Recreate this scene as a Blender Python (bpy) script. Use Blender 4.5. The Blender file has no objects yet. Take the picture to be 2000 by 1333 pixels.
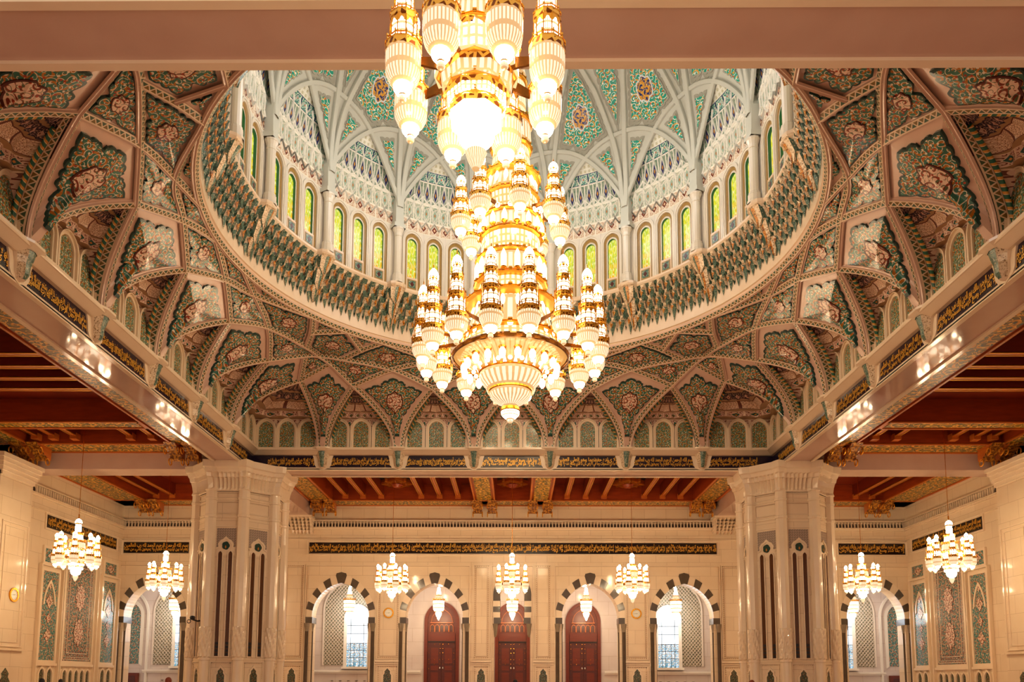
import bpy, math, random, unicodedata
from math import sin, cos, pi, radians, sqrt, atan2, hypot
from mathutils import Vector, Matrix
random.seed(7)
C = bpy.context.scene.collection
SC = 13.0          # metres per plan unit (eye height above the floor is 1.6 m)
EYE = 1.6
YC = 2.44067       # centre of the dome bay, in plan units from the camera
W = 1.254          # half width of the dome bay between the beams
WO = 1.380         # outer edge of the beams
YR = 4.86          # rear wall
XW = 2.45          # side walls
def P3(p): return (p[0]*SC, p[1]*SC, p[2]*SC+EYE)

# ---------------------------------------------------------------- camera, world, exposure, lights
cam = bpy.data.cameras.new('camera'); camo = bpy.data.objects.new('camera', cam); C.objects.link(camo)
F, CX, CY, PIT, YAW, ROL = 1537.007, 990.921, 1160.686, .1075019, -.0098271, .0038248
fwd = Vector((sin(YAW)*cos(PIT), cos(YAW)*cos(PIT), sin(PIT)))
r0 = Vector((cos(YAW), -sin(YAW), 0)); u0 = r0.cross(fwd)
rr = r0*cos(ROL)+u0*sin(ROL); uu = u0*cos(ROL)-r0*sin(ROL)
M = Matrix((rr, uu, -fwd)).transposed().to_4x4(); M.translation = Vector((.0170152*SC, 0, EYE))
camo.matrix_world = M
cam.sensor_width = 36; cam.lens = 36*F/2000
cam.shift_x = .5-CX/2000; cam.shift_y = (CY-666.5)/2000
cam.clip_start = .1; cam.clip_end = 500
bpy.context.scene.camera = camo
sc = bpy.context.scene
sc.view_settings.view_transform = 'Standard'; sc.view_settings.look = 'None'
sc.view_settings.exposure = 0.22; sc.view_settings.gamma = 1.0; sc.view_settings.use_curve_mapping = False
sc.cycles.use_denoising = True
sc.cycles.max_bounces = 6; sc.cycles.diffuse_bounces = 3; sc.cycles.glossy_bounces = 3
sc.cycles.caustics_reflective = False; sc.cycles.caustics_refractive = False
sc.cycles.sample_clamp_indirect = 4.0
wd = bpy.data.worlds.new('world'); sc.world = wd; wd.use_nodes = True
wd.node_tree.nodes['Background'].inputs[0].default_value = (1, .78, .62, 1)
wd.node_tree.nodes['Background'].inputs[1].default_value = .7
def light(name, typ, loc, power, col, size=.5, rot=None, sy=None, spread=None):
    l = bpy.data.lights.new(name, typ); l.energy = power; l.color = col
    if typ == 'AREA':
        l.size = size
        if sy: l.shape = 'RECTANGLE'; l.size_y = sy
        if spread: l.spread = spread
    else: l.shadow_soft_size = size
    o = bpy.data.objects.new(name, l); C.objects.link(o); o.location = P3(loc)
    if rot: o.rotation_euler = rot
    return o
WARM = (1, .66, .36); SOFT = (1, .80, .60); COOL = (.80, .90, 1.0)
# added ring of bare fill lamps floating inside the drum to brighten the dome
for k in range(12):
    a = k*pi/6
    light('dome_fill_light', 'POINT', (.62*sin(a), YC+.62*cos(a), 1.98), 135, (.96, .98, 1), 1.0)
AISLE = [(0, 4.35), (-.669, 4.35), (.669, 4.35), (-1.92, 4.30), (1.92, 4.30), (-1.92, 3.42), (1.92, 3.42)]
# added cool point lamps standing in for light from the gallery windows
for x in (-1.055, 1.055, -2.22, 2.22):
    light('daylight_fill', 'POINT', (x, 5.2, .45), 160, COOL, 1.2)
for x in (-.48, .48, 0):  # added fill before the doors, where no window opens
    light('daylight_fill', 'POINT', (x, 5.12, .80), 50, (.95, .93, 1), .8)

# ---------------------------------------------------------------- materials
def lin(c):
    return tuple((v/12.92 if v <= .04045 else ((v+.055)/1.055)**2.4) for v in c)
def rgb(r, g, b): return lin((r/255, g/255, b/255))+(1,)
class NT:
    def __init__(s, name, rough=.5, metal=0, spec=.5):
        s.m = bpy.data.materials.new(name); s.m.use_nodes = True; s.t = s.m.node_tree; s.b = s.t.nodes['Principled BSDF']
        s.b.inputs['Roughness'].default_value = rough; s.b.inputs['Metallic'].default_value = metal
        s.b.inputs['Specular IOR Level'].default_value = spec
    def n(s, typ, **kw):
        x = s.t.nodes.new(typ)
        for k, v in kw.items():
            if k.startswith('i_'):
                k = k[2:]; x.inputs[int(k) if k.isdigit() else k.replace('_', ' ')].default_value = v
            else: setattr(x, k, v)
        return x
    def l(s, a, b): s.t.links.new(a, b)
    def mt(s, op, a, b=None, c=None):
        x = s.t.nodes.new('ShaderNodeMath'); x.operation = op
        for i, v in enumerate((a, b, c)):
            if v is None: continue
            if isinstance(v, (int, float)): x.inputs[i].default_value = v
            else: s.l(v, x.inputs[i])
        return x.outputs[0]
    def vm(s, op, a, b=None, scale=None):
        x = s.t.nodes.new('ShaderNodeVectorMath'); x.operation = op
        for i, v in enumerate((a, b)):
            if v is None: continue
            if isinstance(v, tuple): x.inputs[i].default_value = v
            else: s.l(v, x.inputs[i])
        if scale is not None: x.inputs['Scale'].default_value = scale
        return x.outputs['Vector']
    def mix(s, f, a, b):
        x = s.t.nodes.new('ShaderNodeMix'); x.data_type = 'RGBA'
        for k, v in ((0, f), (6, a), (7, b)):
            if isinstance(v, (int, float, tuple)): x.inputs[k].default_value = v
            else: s.l(v, x.inputs[k])
        return x.outputs[2]
    def uv(s): return s.n('ShaderNodeUVMap').outputs[0]
    def obj(s): return s.n('ShaderNodeTexCoord').outputs['Object']
    def sep(s, v):
        x = s.n('ShaderNodeSeparateXYZ'); s.l(v, x.inputs[0]); return x.outputs
    def vor(s, v, scale, feature='F1', dim='2D', rnd=1.0):
        x = s.n('ShaderNodeTexVoronoi', voronoi_dimensions=dim, feature=feature); s.l(v, x.inputs['Vector'])
        x.inputs['Scale'].default_value = scale; x.inputs['Randomness'].default_value = rnd; return x.outputs
    def noise(s, v, scale, det=3, dim='3D'):
        x = s.n('ShaderNodeTexNoise', noise_dimensions=dim); s.l(v, x.inputs['Vector'])
        x.inputs['Scale'].default_value = scale; x.inputs['Detail'].default_value = det; return x.outputs
    def col(s, c): s.l(c, s.b.inputs['Base Color']) if not isinstance(c, tuple) else setattr(s.b.inputs['Base Color'], 'default_value', c)
    def emit(s, c, k):
        if isinstance(c, tuple): s.b.inputs['Emission Color'].default_value = c
        else: s.l(c, s.b.inputs['Emission Color'])
        if isinstance(k, (int, float)): s.b.inputs['Emission Strength'].default_value = k
        else: s.l(k, s.b.inputs['Emission Strength'])
    def bump(s, h, k=.3, d=.02):
        x = s.n('ShaderNodeBump'); x.inputs['Strength'].default_value = k; x.inputs['Distance'].default_value = d
        s.l(h, x.inputs['Height']); s.l(x.outputs[0], s.b.inputs['Normal'])
def plain(name, c, rough=.5, metal=0, spec=.5, var=0, scale=2.0):
    t = NT(name, rough, metal, spec)
    if var:
        n = t.noise(t.obj(), scale, 4)[0]
        c2 = tuple(v*(1-var) for v in c[:3])+(1,)
        t.col(t.mix(t.mt('MULTIPLY', n, 1.4), c, c2))
    else: t.col(c)
    return t.m
def marble(name, c, c2, rough=.12, slab=0, coat=0):
    t = NT(name, rough, 0, .55); o = t.obj()
    n = t.noise(o, .9, 6)[0]; f = t.mt('SMOOTH_MIN', t.mt('MULTIPLY', n, .9), 1, .2)
    k = t.mix(f, c, c2)
    if slab:
        b = t.n('ShaderNodeTexBrick'); t.l(o, b.inputs['Vector'])
        b.inputs['Scale'].default_value = 1; b.inputs['Brick Width'].default_value = slab*1.6; b.inputs['Row Height'].default_value = slab
        b.inputs['Mortar Size'].default_value = .008
        b.inputs['Color1'].default_value = (1, 1, 1, 1); b.inputs['Color2'].default_value = (.95, .94, .93, 1); b.inputs['Mortar'].default_value = (.6, .5, .42, 1)
        r = t.n('ShaderNodeCombineXYZ'); s_ = t.sep(o); t.l(t.mt('ADD', s_[0], s_[1]), r.inputs[0]); t.l(s_[2], r.inputs[1]); t.l(r.outputs[0], b.inputs['Vector'])
        x = t.n('ShaderNodeMix', data_type='RGBA', blend_type='MULTIPLY'); x.inputs[0].default_value = 1; t.l(k, x.inputs[6]); t.l(b.outputs[0], x.inputs[7]); k = x.outputs[2]
    t.col(k)
    return t.m
def scrolls(t, v, scale, k=2.2, w=.2, seed=0):
    """spiral scrollwork: one spiral inside every Voronoi cell; returns a 0/1 mask"""
    if seed: v = t.vm('ADD', v, (seed*.37, seed*.61, 0))
    vo = t.vor(v, scale, rnd=.75)
    d = t.vm('SUBTRACT', t.vm('SCALE', v, scale=scale), t.vm('SCALE', vo['Position'], scale=scale))
    s = t.sep(d); a = t.mt('DIVIDE', t.mt('ARCTAN2', s[1], s[0]), 2*pi)
    f = t.mt('FRACT', t.mt('ADD', t.mt('SUBTRACT', t.mt('MULTIPLY', vo['Distance'], k), a), 4))
    return t.mt('LESS_THAN', t.mt('ABSOLUTE', t.mt('SUBTRACT', f, .5)), w/2)
def arabesque(name, ground, scroll, line, dot, scale, rough=.16, gvar=.25, w1=.42, w2=.13, emit=0):
    t = NT(name, rough, 0, .5); v = t.uv()
    wn = t.noise(v, scale*.55, 1, '2D')[1]
    v2 = t.vm('ADD', v, t.vm('SCALE', t.vm('SUBTRACT', wn, (.5, .5, .5)), scale=.35/scale))
    g2 = tuple(c*(1-gvar*2) for c in ground[:3])+(1,)
    c = t.mix(t.noise(v, scale*.8, 2, '2D')[0], ground, g2)
    c = t.mix(scrolls(t, v2, scale*.9, 1.6, w1, 1), c, scroll)
    c = t.mix(scrolls(t, v2, scale*1.25, 2.0, w2, 2), c, line)
    vo = t.vor(v, scale*1.9)
    m = t.mt('LESS_THAN', vo['Distance'], .21); r = t.sep(vo['Color'])
    dc = t.mix(t.mt('GREATER_THAN', r[0], .5), dot, line)
    c = t.mix(t.mt('MULTIPLY', m, t.mt('GREATER_THAN', r[1], .35)), c, dc)
    t.col(c)
    if emit: t.emit(c, emit)
    return t.m
def braid(name, bg, bg2, line, per=.024, w=.2, rough=.3):
    t = NT(name, rough); s = t.sep(t.uv()); u = t.mt('DIVIDE', s[0], per)
    tri = t.mt('PINGPONG', t.mt('MULTIPLY', u, 2), 1)
    vv = t.mt('DIVIDE', t.mt('SUBTRACT', s[1], .5), .30); vv = t.mt('ADD', t.mt('MULTIPLY', vv, .5), .5)
    m1 = t.mt('LESS_THAN', t.mt('ABSOLUTE', t.mt('SUBTRACT', tri, vv)), w)
    edge = t.mt('GREATER_THAN', t.mt('ABSOLUTE', t.mt('SUBTRACT', vv, .5)), .5)
    side = t.mt('GREATER_THAN', vv, tri)
    c = t.mix(m1, t.mix(side, bg, bg2), line); c = t.mix(edge, c, line)
    t.col(c); return t.m
def twist(name, c1, c2, c3, per=.02, rough=.3):
    t = NT(name, rough); s = t.sep(t.uv()); f = t.mt('FRACT', t.mt('ADD', t.mt('DIVIDE', s[0], per), s[1]))
    c = t.mix(t.mt('GREATER_THAN', f, .62), c1, c2); c = t.mix(t.mt('LESS_THAN', t.mt('ABSOLUTE', t.mt('SUBTRACT', f, .62)), .05), c, c3)
    t.col(c); return t.m
CREAM = rgb(226, 192, 165); CREAM2 = rgb(205, 165, 138)
m_field = marble('rosy_marble', rgb(232, 200, 182), rgb(208, 168, 148), .2)
m_ivory = marble('ivory_marble', rgb(248, 226, 196), rgb(234, 206, 172), .10, slab=1.1)
m_ivory2 = marble('ivory_marble_trim', rgb(250, 230, 202), rgb(236, 208, 176), .12)
m_beam = marble('beam_marble', rgb(214, 180, 164), rgb(196, 158, 142), .06)
m_cone = marble('cream_stone', rgb(238, 214, 186), rgb(222, 192, 160), .25)
m_plaster = marble('dome_plaster', rgb(206, 204, 190), rgb(186, 184, 170), .4)
m_drumw = marble('drum_stone', rgb(232, 222, 206), rgb(212, 200, 182), .25)
m_net = plain('net_white', rgb(238, 234, 222), .3)
t = NT('carved_gilt_wood', .35); o_ = t.obj(); n_ = t.noise(o_, 7, 3)[0]; t.col(t.mix(t.mt('GREATER_THAN', n_, .52), rgb(120, 66, 20), rgb(206, 140, 48))); m_cons = t.m
m_galw = marble('gallery_marble', rgb(232, 222, 220), rgb(214, 200, 196), .15, slab=1.2)
TEAL = rgb(58, 124, 104); DTEAL = rgb(20, 60, 56); ORANGE = rgb(176, 108, 34); LINE = rgb(226, 214, 190); RED = rgb(168, 60, 36)
m_tile = arabesque('teal_arabesque_tile', TEAL, ORANGE, LINE, RED, 36, w1=.32, w2=.15)
m_tilerim = plain('dark_teal_glaze', DTEAL, .15)
m_med = arabesque('cream_medallion_tile', rgb(240, 206, 182), rgb(132, 54, 36), rgb(96, 104, 76), rgb(160, 56, 36), 34, w1=.26, w2=.14, gvar=.03)
m_medrim = plain('maroon_glaze', rgb(84, 34, 26), .2)
m_dtile = arabesque('bright_teal_tile', rgb(40, 160, 135), rgb(225, 160, 50), rgb(235, 240, 225), rgb(190, 90, 40), 30, rough=.25, gvar=.12, w1=.22, w2=.16)
m_dmed = arabesque('navy_gold_tile', rgb(36, 44, 110), rgb(215, 150, 45), rgb(225, 190, 110), rgb(230, 170, 60), 34, gvar=.1, w1=.5)
m_dmedrim = plain('white_glaze', rgb(215, 222, 226), .3)
m_drim = plain('taupe_relief', rgb(160, 156, 140), .5)
m_braid = braid('braided_band', rgb(58, 84, 60), rgb(120, 92, 42), rgb(228, 200, 172), per=.019)
m_twist = twist('twisted_tile', rgb(28, 96, 78), rgb(212, 148, 66), rgb(235, 205, 160))
m_npanel = arabesque('sage_arabesque_panel', rgb(100, 128, 98), rgb(184, 126, 58), rgb(205, 208, 180), rgb(150, 66, 42), 44, rough=.10, gvar=.1, w1=.28, w2=.14)
m_nichep = arabesque('dark_niche_mosaic', rgb(58, 72, 56), rgb(120, 92, 60), rgb(140, 140, 110), rgb(90, 50, 40), 50, rough=.15, gvar=.1, w1=.26)
m_tan = plain('tan_bead_and_groove_shade', rgb(186, 146, 108), .3)  # tan of the beads, also painted on frames as shade of moulding grooves
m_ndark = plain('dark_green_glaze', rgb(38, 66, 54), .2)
def cellmat(name, bg, vine, line, inner, innerc, scale=1.0, rough=.2, diamonds=True):
    """muqarnas cells: uv (cell, 0..1 up): outlined cell with a little diamond or vines"""
    t = NT(name, rough); uv = t.uv(); s = t.sep(uv)
    fu = t.mt('FRACT', s[0]); fv = t.mt('FRACT', s[1])
    du = t.mt('ABSOLUTE', t.mt('SUBTRACT', fu, .5)); dv = t.mt('ABSOLUTE', t.mt('SUBTRACT', fv, .5))
    c = t.mix(scrolls(t, uv, 3.2*scale, 1.5, .3, 3), bg, vine)
    e = t.mt('GREATER_THAN', t.mt('MAXIMUM', du, dv), .44)
    if diamonds:
        dd = t.mt('ADD', du, t.mt('MULTIPLY', dv, .8))
        c = t.mix(t.mt('LESS_THAN', dd, .30), c, line); c = t.mix(t.mt('LESS_THAN', dd, .25), c, inner); c = t.mix(t.mt('LESS_THAN', dd, .09), c, innerc)
    c = t.mix(e, c, line)
    t.col(c); return t.m
m_cell1 = cellmat('diamond_cells', rgb(226, 188, 168), rgb(120, 60, 50), rgb(236, 205, 180), rgb(28, 84, 74), rgb(214, 140, 50))
m_cell2 = cellmat('floral_cells', rgb(246, 214, 186), rgb(150, 96, 72), rgb(110, 60, 48), rgb(200, 120, 60), rgb(60, 90, 70), 2.4, diamonds=False)
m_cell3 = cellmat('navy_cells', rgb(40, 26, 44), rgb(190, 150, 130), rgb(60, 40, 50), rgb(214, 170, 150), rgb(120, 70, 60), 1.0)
m_gold = plain('polished_gold', rgb(236, 160, 44), .22, 1.0)
m_gold2 = plain('pierced_gold', rgb(240, 170, 60), .35, .9)
m_goldp = arabesque('gilded_painted_wood', rgb(112, 92, 30), rgb(226, 152, 36), rgb(255, 206, 96), rgb(50, 84, 90), 20, rough=.35, gvar=.15, w1=.3)
def woodm(name, c, c2, rough=.25):
    t = NT(name, rough, 0, .5); o = t.obj(); mp = t.n('ShaderNodeMapping'); mp.inputs['Scale'].default_value = (1, 1, 6); t.l(o, mp.inputs[0])
    n = t.noise(mp.outputs[0], 1.2, 5)[0]; t.col(t.mix(n, c, c2)); return t.m
m_wood = woodm('red_varnished_wood', rgb(184, 74, 28), rgb(120, 40, 16), .3)
m_woodd = woodm('dark_varnished_wood', rgb(140, 48, 22), rgb(92, 26, 12), .3)
m_woodl = woodm('orange_carved_wood', rgb(220, 122, 46), rgb(176, 84, 28), .3)
m_door = woodm('mahogany_door', rgb(122, 40, 6), rgb(90, 24, 3), .35)
m_doord = woodm('mahogany_panel', rgb(96, 30, 12), rgb(66, 18, 8), .3)
m_black = plain('black', rgb(14, 12, 12), .4)
t = NT('pierced_gold_crown', .3, .8); o_ = t.obj(); vo = t.vor(o_, 9, 'DISTANCE_TO_EDGE', '3D')['Distance']; f_ = t.mt('GREATER_THAN', vo, .16)
t.col(t.mix(f_, rgb(250, 190, 80), rgb(120, 60, 10))); m_crown = t.m
m_dgold = plain('dark_bronze_gold', rgb(120, 72, 20), .2, .9)
m_navy = plain('navy_band', rgb(30, 16, 40), .18)
m_bandr = plain('black_band', rgb(26, 14, 14), .15)
m_script = plain('gold_script', rgb(250, 186, 66), .3, .35)
m_dstone = plain('dark_grey_stone', rgb(98, 84, 72), .15, var=.25, scale=3)
m_capst = plain('carved_capital_stone', rgb(150, 132, 110), .35, var=.3, scale=12)
m_slit = plain('brown_speaker_cloth', rgb(92, 54, 28), .2)
m_grey = None
t = NT('grey_key_pattern', .35); v = t.uv(); s_ = t.sep(v)
f1 = t.mt('FRACT', t.mt('MULTIPLY', s_[0], 90)); f2 = t.mt('FRACT', t.mt('MULTIPLY', s_[1], 90))
t.col(t.mix(t.mt('GREATER_THAN', t.mt('ABSOLUTE', t.mt('SUBTRACT', f1, f2)), .5), rgb(150, 130, 116), rgb(196, 172, 152))); m_grey = t.m
m_lat = arabesque('sage_lattice_ground', rgb(150, 150, 128), rgb(190, 172, 140), rgb(120, 128, 104), rgb(110, 90, 60), 40, rough=.3, gvar=.1, w1=.3)
m_latbar = plain('white_lattice', rgb(236, 224, 212), .3)
m_teal2 = arabesque('pale_teal_panel', rgb(70, 124, 120), rgb(180, 130, 96), rgb(190, 196, 178), rgb(170, 96, 66), 30, rough=.12, gvar=.08, w1=.26)
m_carpet = arabesque('carpet_mosaic', rgb(70, 108, 98), rgb(180, 130, 100), rgb(210, 190, 168), rgb(150, 80, 60), 30, rough=.12, gvar=.12, w1=.35)
m_carpetb = arabesque('carpet_border_mosaic', rgb(128, 86, 74), rgb(90, 120, 112), rgb(220, 190, 165), rgb(190, 130, 90), 34, rough=.12, gvar=.1, w1=.35)
m_white = plain('white', rgb(245, 240, 232), .3)
def motley(name, a, b, c, sc=5.0, rough=.22):
    t = NT(name, rough); o = t.obj(); n = t.noise(o, sc*2.2, 4)[0]; k = t.mix(t.mt('GREATER_THAN', n, .54), a, b); n2 = t.noise(o, sc*4, 2)[0]
    t.col(t.mix(t.mt('GREATER_THAN', n2, .60), k, c)); return t.m
m_umber = motley('umber_glaze', rgb(200, 122, 40), rgb(120, 66, 26), rgb(226, 180, 100), 5)
m_celteal = motley('grey_teal_glaze', rgb(96, 122, 106), rgb(66, 96, 84), rgb(176, 170, 140), 4)
m_celcream = motley('mottled_cream', rgb(232, 208, 176), rgb(206, 176, 142), rgb(130, 96, 60), 5)
def crystal(name, n=36, hot=13.0, amber=.95, base=(1, .62, .28, 1), edge=(1, .84, .60, 1), rows=3.0, thr=.3):
    """lit cut glass: strings of prisms, uv (0..1 round, 0..1 up)"""
    t = NT(name, .12, 0, .6); s = t.sep(t.uv())
    a = t.mt('ABSOLUTE', t.mt('SUBTRACT', t.mt('FRACT', t.mt('MULTIPLY', s[0], n)), .5))
    b = t.mt('ABSOLUTE', t.mt('SUBTRACT', t.mt('FRACT', t.mt('MULTIPLY', s[1], rows)), .5))
    m = t.mt('GREATER_THAN', t.mt('MINIMUM', t.mt('SUBTRACT', .5, a), t.mt('MULTIPLY', t.mt('SUBTRACT', .5, b), 1.4)), thr*.5)
    t.col((.25, .18, .09, 1)); t.emit(t.mix(m, base, edge), t.mt('ADD', t.mt('MULTIPLY', m, hot-amber), amber)); return t.m
m_cry = crystal('lit_crystal', thr=.45)
m_crys = crystal('lit_crystal_soft', 30, 1.0, .62, (1, .55, .22, 1), (1, .80, .56, 1), 1.0, .42)
m_cryg = crystal('lit_golden_prisms', 40, 1.6, .80, (1, .52, .16, 1), (1, .76, .44, 1), 3.0, .42)
m_amber = crystal('amber_glow', 60, .75, .55, (1, .45, .10, 1), (1, .62, .24, 1), 1.0, .3)
m_bulb = plain('lamp_glass', (1, .95, .85, 1), .3)
m_bulb.node_tree.nodes['Principled BSDF'].inputs['Emission Color'].default_value = (1, .75, .44, 1)
m_bulb.node_tree.nodes['Principled BSDF'].inputs['Emission Strength'].default_value = 44
m_soft = m_bulb.copy(); m_soft.name = 'soft_lamp_glass'; m_soft.node_tree.nodes['Principled BSDF'].inputs['Emission Strength'].default_value = 2.6
m_bulb2 = m_bulb.copy(); m_bulb2.name = 'aisle_lamp_glass'; m_bulb2.node_tree.nodes['Principled BSDF'].inputs['Emission Strength'].default_value = 62
def glassm(name, cols, strength, scale, ld=.05, lead=(.05, .05, .02, 1)):
    t = NT(name, .1); uv = t.uv(); s = t.sep(uv)
    vo = t.vor(uv, scale, rnd=.9); r = t.sep(vo['Color'])
    c = t.mix(r[0], cols[0], cols[1]); c = t.mix(t.mt('MULTIPLY', t.mt('GREATER_THAN', r[1], .3), t.mt('MAXIMUM', 0, t.mt('SUBTRACT', 1, t.mt('MULTIPLY', s[1], 1.7)))), c, cols[2])
    c = t.mix(t.mt('MULTIPLY', scrolls(t, uv, scale*.5, 1.6, .3, 5), .6), c, cols[3])
    e = t.vor(uv, scale, 'DISTANCE_TO_EDGE', rnd=.9)['Distance']
    c = t.mix(t.mt('LESS_THAN', e, ld), c, lead)
    t.col((.02, .02, .01, 1)); t.emit(c, strength); return t.m
m_stain = glassm('yellow_stained_glass', ((.85, .72, .02, 1), (.46, .60, .04, 1), (1, .38, .0, 1), (.95, .9, .45, 1)), .98, 7, .03, (.32, .34, .02, 1))
m_dayl = glassm('daylit_glass_top', ((.95, .98, 1, 1), (.85, .95, 1, 1), (1, 1, 1, 1), (1, 1, 1, 1)), 1.7, 5, .02, (.5, .7, .95, 1))
m_dayl2 = glassm('daylit_glass_foot', ((.35, .62, .80, 1), (.9, .95, 1, 1), (.05, .30, .42, 1), (.9, .55, .25, 1)), 1.0, 9, .05, (.02, .10, .16, 1))
m_reveal = plain('teal_window_reveal', rgb(16, 96, 78), .2)
m_ochre = plain('ochre_band', rgb(176, 138, 72), .3, var=.3, scale=14)
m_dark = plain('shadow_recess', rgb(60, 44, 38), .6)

# ---------------------------------------------------------------- mesh helpers
class MB:
    def __init__(s): s.v = []; s.f = []; s.m = []; s.uv = []; s.mats = []
    def mi(s, m):
        if m not in s.mats: s.mats.append(m)
        return s.mats.index(m)
    def add(s, pts): i = len(s.v); s.v.extend(pts); return i
    def face(s, ids, m=None, uv=None): s.f.append(tuple(ids)); s.m.append(m); s.uv.append(uv)
    def quad(s, a, b, c, d, m=None, uv=None):
        i = s.add([a, b, c, d]); s.face((i, i+1, i+2, i+3), m, uv)
    def grid(s, rows, m=None, uvs=None, closed=False, mfun=None):
        n = len(rows[0]); i0 = len(s.v)
        for r in rows: s.v.extend(r)
        for j in range(len(rows)-1):
            for k in range(n if closed else n-1):
                k2 = (k+1) % n
                ids = (i0+j*n+k, i0+j*n+k2, i0+(j+1)*n+k2, i0+(j+1)*n+k)
                uv = None
                if uvs:
                    kk = k+1
                    uv = (uvs[j][k], uvs[j][kk], uvs[j+1][kk], uvs[j+1][k])
                s.face(ids, mfun(j, k) if mfun else m, uv)
    def box(s, x0, x1, y0, y1, z0, z1, m=None, skip=''):
        i = s.add([(x0, y0, z0), (x1, y0, z0), (x1, y1, z0), (x0, y1, z0), (x0, y0, z1), (x1, y0, z1), (x1, y1, z1), (x0, y1, z1)])
        fs = {'d': (0, 3, 2, 1), 'u': (4, 5, 6, 7), 'f': (0, 1, 5, 4), 'b': (2, 3, 7, 6), 'l': (3, 0, 4, 7), 'r': (1, 2, 6, 5)}
        for k, q in fs.items():
            if k in skip: continue
            pts = [s.v[i+a] for a in q]
            if k in 'du': uv = tuple((p[0], p[1]) for p in pts)
            elif k in 'fb': uv = tuple((p[0], p[2]) for p in pts)
            else: uv = tuple((p[1], p[2]) for p in pts)
            s.face([i+a for a in q], m, uv)
    def lathe(s, prof, n=16, c=(0, 0, 0), m=None, mf=None, oct_=False, a0=0., rows=None):
        """prof: (r, z) bottom to top"""
        R = []; U = []
        zs = [p[1] for p in prof]; z0, z1 = min(zs), max(zs)
        for r, z in prof:
            R.append([(c[0]+r*cos(a0+2*pi*k/n), c[1]+r*sin(a0+2*pi*k/n), c[2]+z) for k in range(n)])
            U.append([(k/n, (z-z0)/(z1-z0+1e-9)) for k in range(n+1)])
        s.grid(R, m, U, True, (lambda j, k: mf[j]) if mf else None)
    def tube(s, pts, r, n=6, m=None, per=1):
        R = []; U = []; L = 0
        for i, p in enumerate(pts):
            p = Vector(p); a = Vector(pts[max(0, i-1)]); b = Vector(pts[min(len(pts)-1, i+1)])
            t = (b-a).normalized(); x = t.cross(Vector((0, 0, 1)))
            if x.length < .05: x = t.cross(Vector((1, 0, 0)))
            x.normalize(); y = t.cross(x)
            if i: L += (p-Vector(pts[i-1])).length
            R.append([tuple(p+x*r*cos(2*pi*k/n)+y*r*sin(2*pi*k/n)) for k in range(n)]); U.append([(L, k/n) for k in range(n+1)])
        s.grid(R, m, U, True)
    def prism(s, poly, f0, f1, m=None, ms=None, uvs=1.0):
        """poly: list of 2D points; f0, f1 map (a,b)->3D at back and front"""
        A = [f0(p) for p in poly]; B = [f1(p) for p in poly]; n = len(poly)
        i = s.add(A+B); s.face([i+n+k for k in range(n)], m, [(p[0]*uvs, p[1]*uvs) for p in poly])
        for k in range(n):
            k2 = (k+1) % n; s.face((i+k, i+k2, i+n+k2, i+n+k), ms or m, [(poly[k][0], 0), (poly[k2][0], 0), (poly[k2][0], .1), (poly[k][0], .1)])
    def ring2(s, inner, outer, f0, f1, m=None, mi=None):
        """frame between two open outlines with the same number of points: front face, inner and outer reveals"""
        n = len(inner)
        i = s.add([f1(p) for p in inner]+[f1(p) for p in outer]+[f0(p) for p in inner]+[f0(p) for p in outer])
        for k in range(n-1):
            s.face((i+k, i+k+1, i+n+k+1, i+n+k), m, [inner[k], inner[k+1], outer[k+1], outer[k]])
            s.face((i+k, i+k+1, i+2*n+k+1, i+2*n+k), mi or m, [(0, inner[k][1]), (0, inner[k+1][1]), (.02, inner[k+1][1]), (.02, inner[k][1])])
            s.face((i+n+k, i+n+k+1, i+3*n+k+1, i+3*n+k), m, [(0, 0)]*4)
    def obj(s, name, mat, parent=None, smooth=False, org=None):
        """org: plan-unit origin of the object (children then live relative to their parent)"""
        me = bpy.data.meshes.new(name); o3 = Vector(P3(org)) if org else Vector((0, 0, 0))
        vs = [(p[0]*SC-o3[0], p[1]*SC-o3[1], p[2]*SC+EYE-o3[2]) for p in s.v] if org is not None or True else s.v
        me.from_pydata(vs, [], s.f)
        for m in ([mat]+[x for x in s.mats if x is not mat]): me.materials.append(m)
        names = [m.name for m in me.materials]; ix = {id(m): k for k, m in enumerate([mat]+[x for x in s.mats if x is not mat])}
        me.polygons.foreach_set('material_index', [ix[id(m)] if m is not None and id(m) in ix else 0 for m in s.m])
        if any(u is not None for u in s.uv):
            uvl = me.uv_layers.new(name='UVMap'); flat = []
            for f, u in zip(s.f, s.uv):
                if u is None: flat.extend((0.0, 0.0)*len(f))
                else:
                    for q in u: flat.extend((q[0], q[1]))
            uvl.data.foreach_set('uv', flat)
        if smooth: me.polygons.foreach_set('use_smooth', [True]*len(s.f))
        me.update()
        o = bpy.data.objects.new(name, me); C.objects.link(o)
        if org is not None: o.location = o3
        if parent is not None:
            o.parent = parent
            if org is None: o.location = -parent.location if parent.parent is None else Vector((0, 0, 0))
            elif parent.parent is None: o.location = o3-parent.location
            else: o.location = Vector((0, 0, 0))
        return o
    def use(s, m):
        s.mi(m); return m
def _face_mats(mb):
    for m in mb.m:
        if m is not None: mb.mi(m)
_old = MB.obj
def _obj(s, *a, **k): _face_mats(s); return _old(s, *a, **k)
MB.obj = _obj
def setp(o, label=None, cat=None, group=None, kind=None):
    if label: o['label'] = label
    if cat: o['category'] = cat
    if group: o['group'] = group
    if kind: o['kind'] = kind
    return o
def empty(name, loc=(0, 0, 0), label=None, cat=None, group=None, kind=None, rz=0):
    o = bpy.data.objects.new(name, None); C.objects.link(o); o.location = P3(loc); o.rotation_euler = (0, 0, rz)
    return setp(o, label, cat, group, kind)
def link_copy(o, parent=None):
    c = o.copy(); C.objects.link(c)
    if parent is not None: c.parent = parent
    return c
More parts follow.
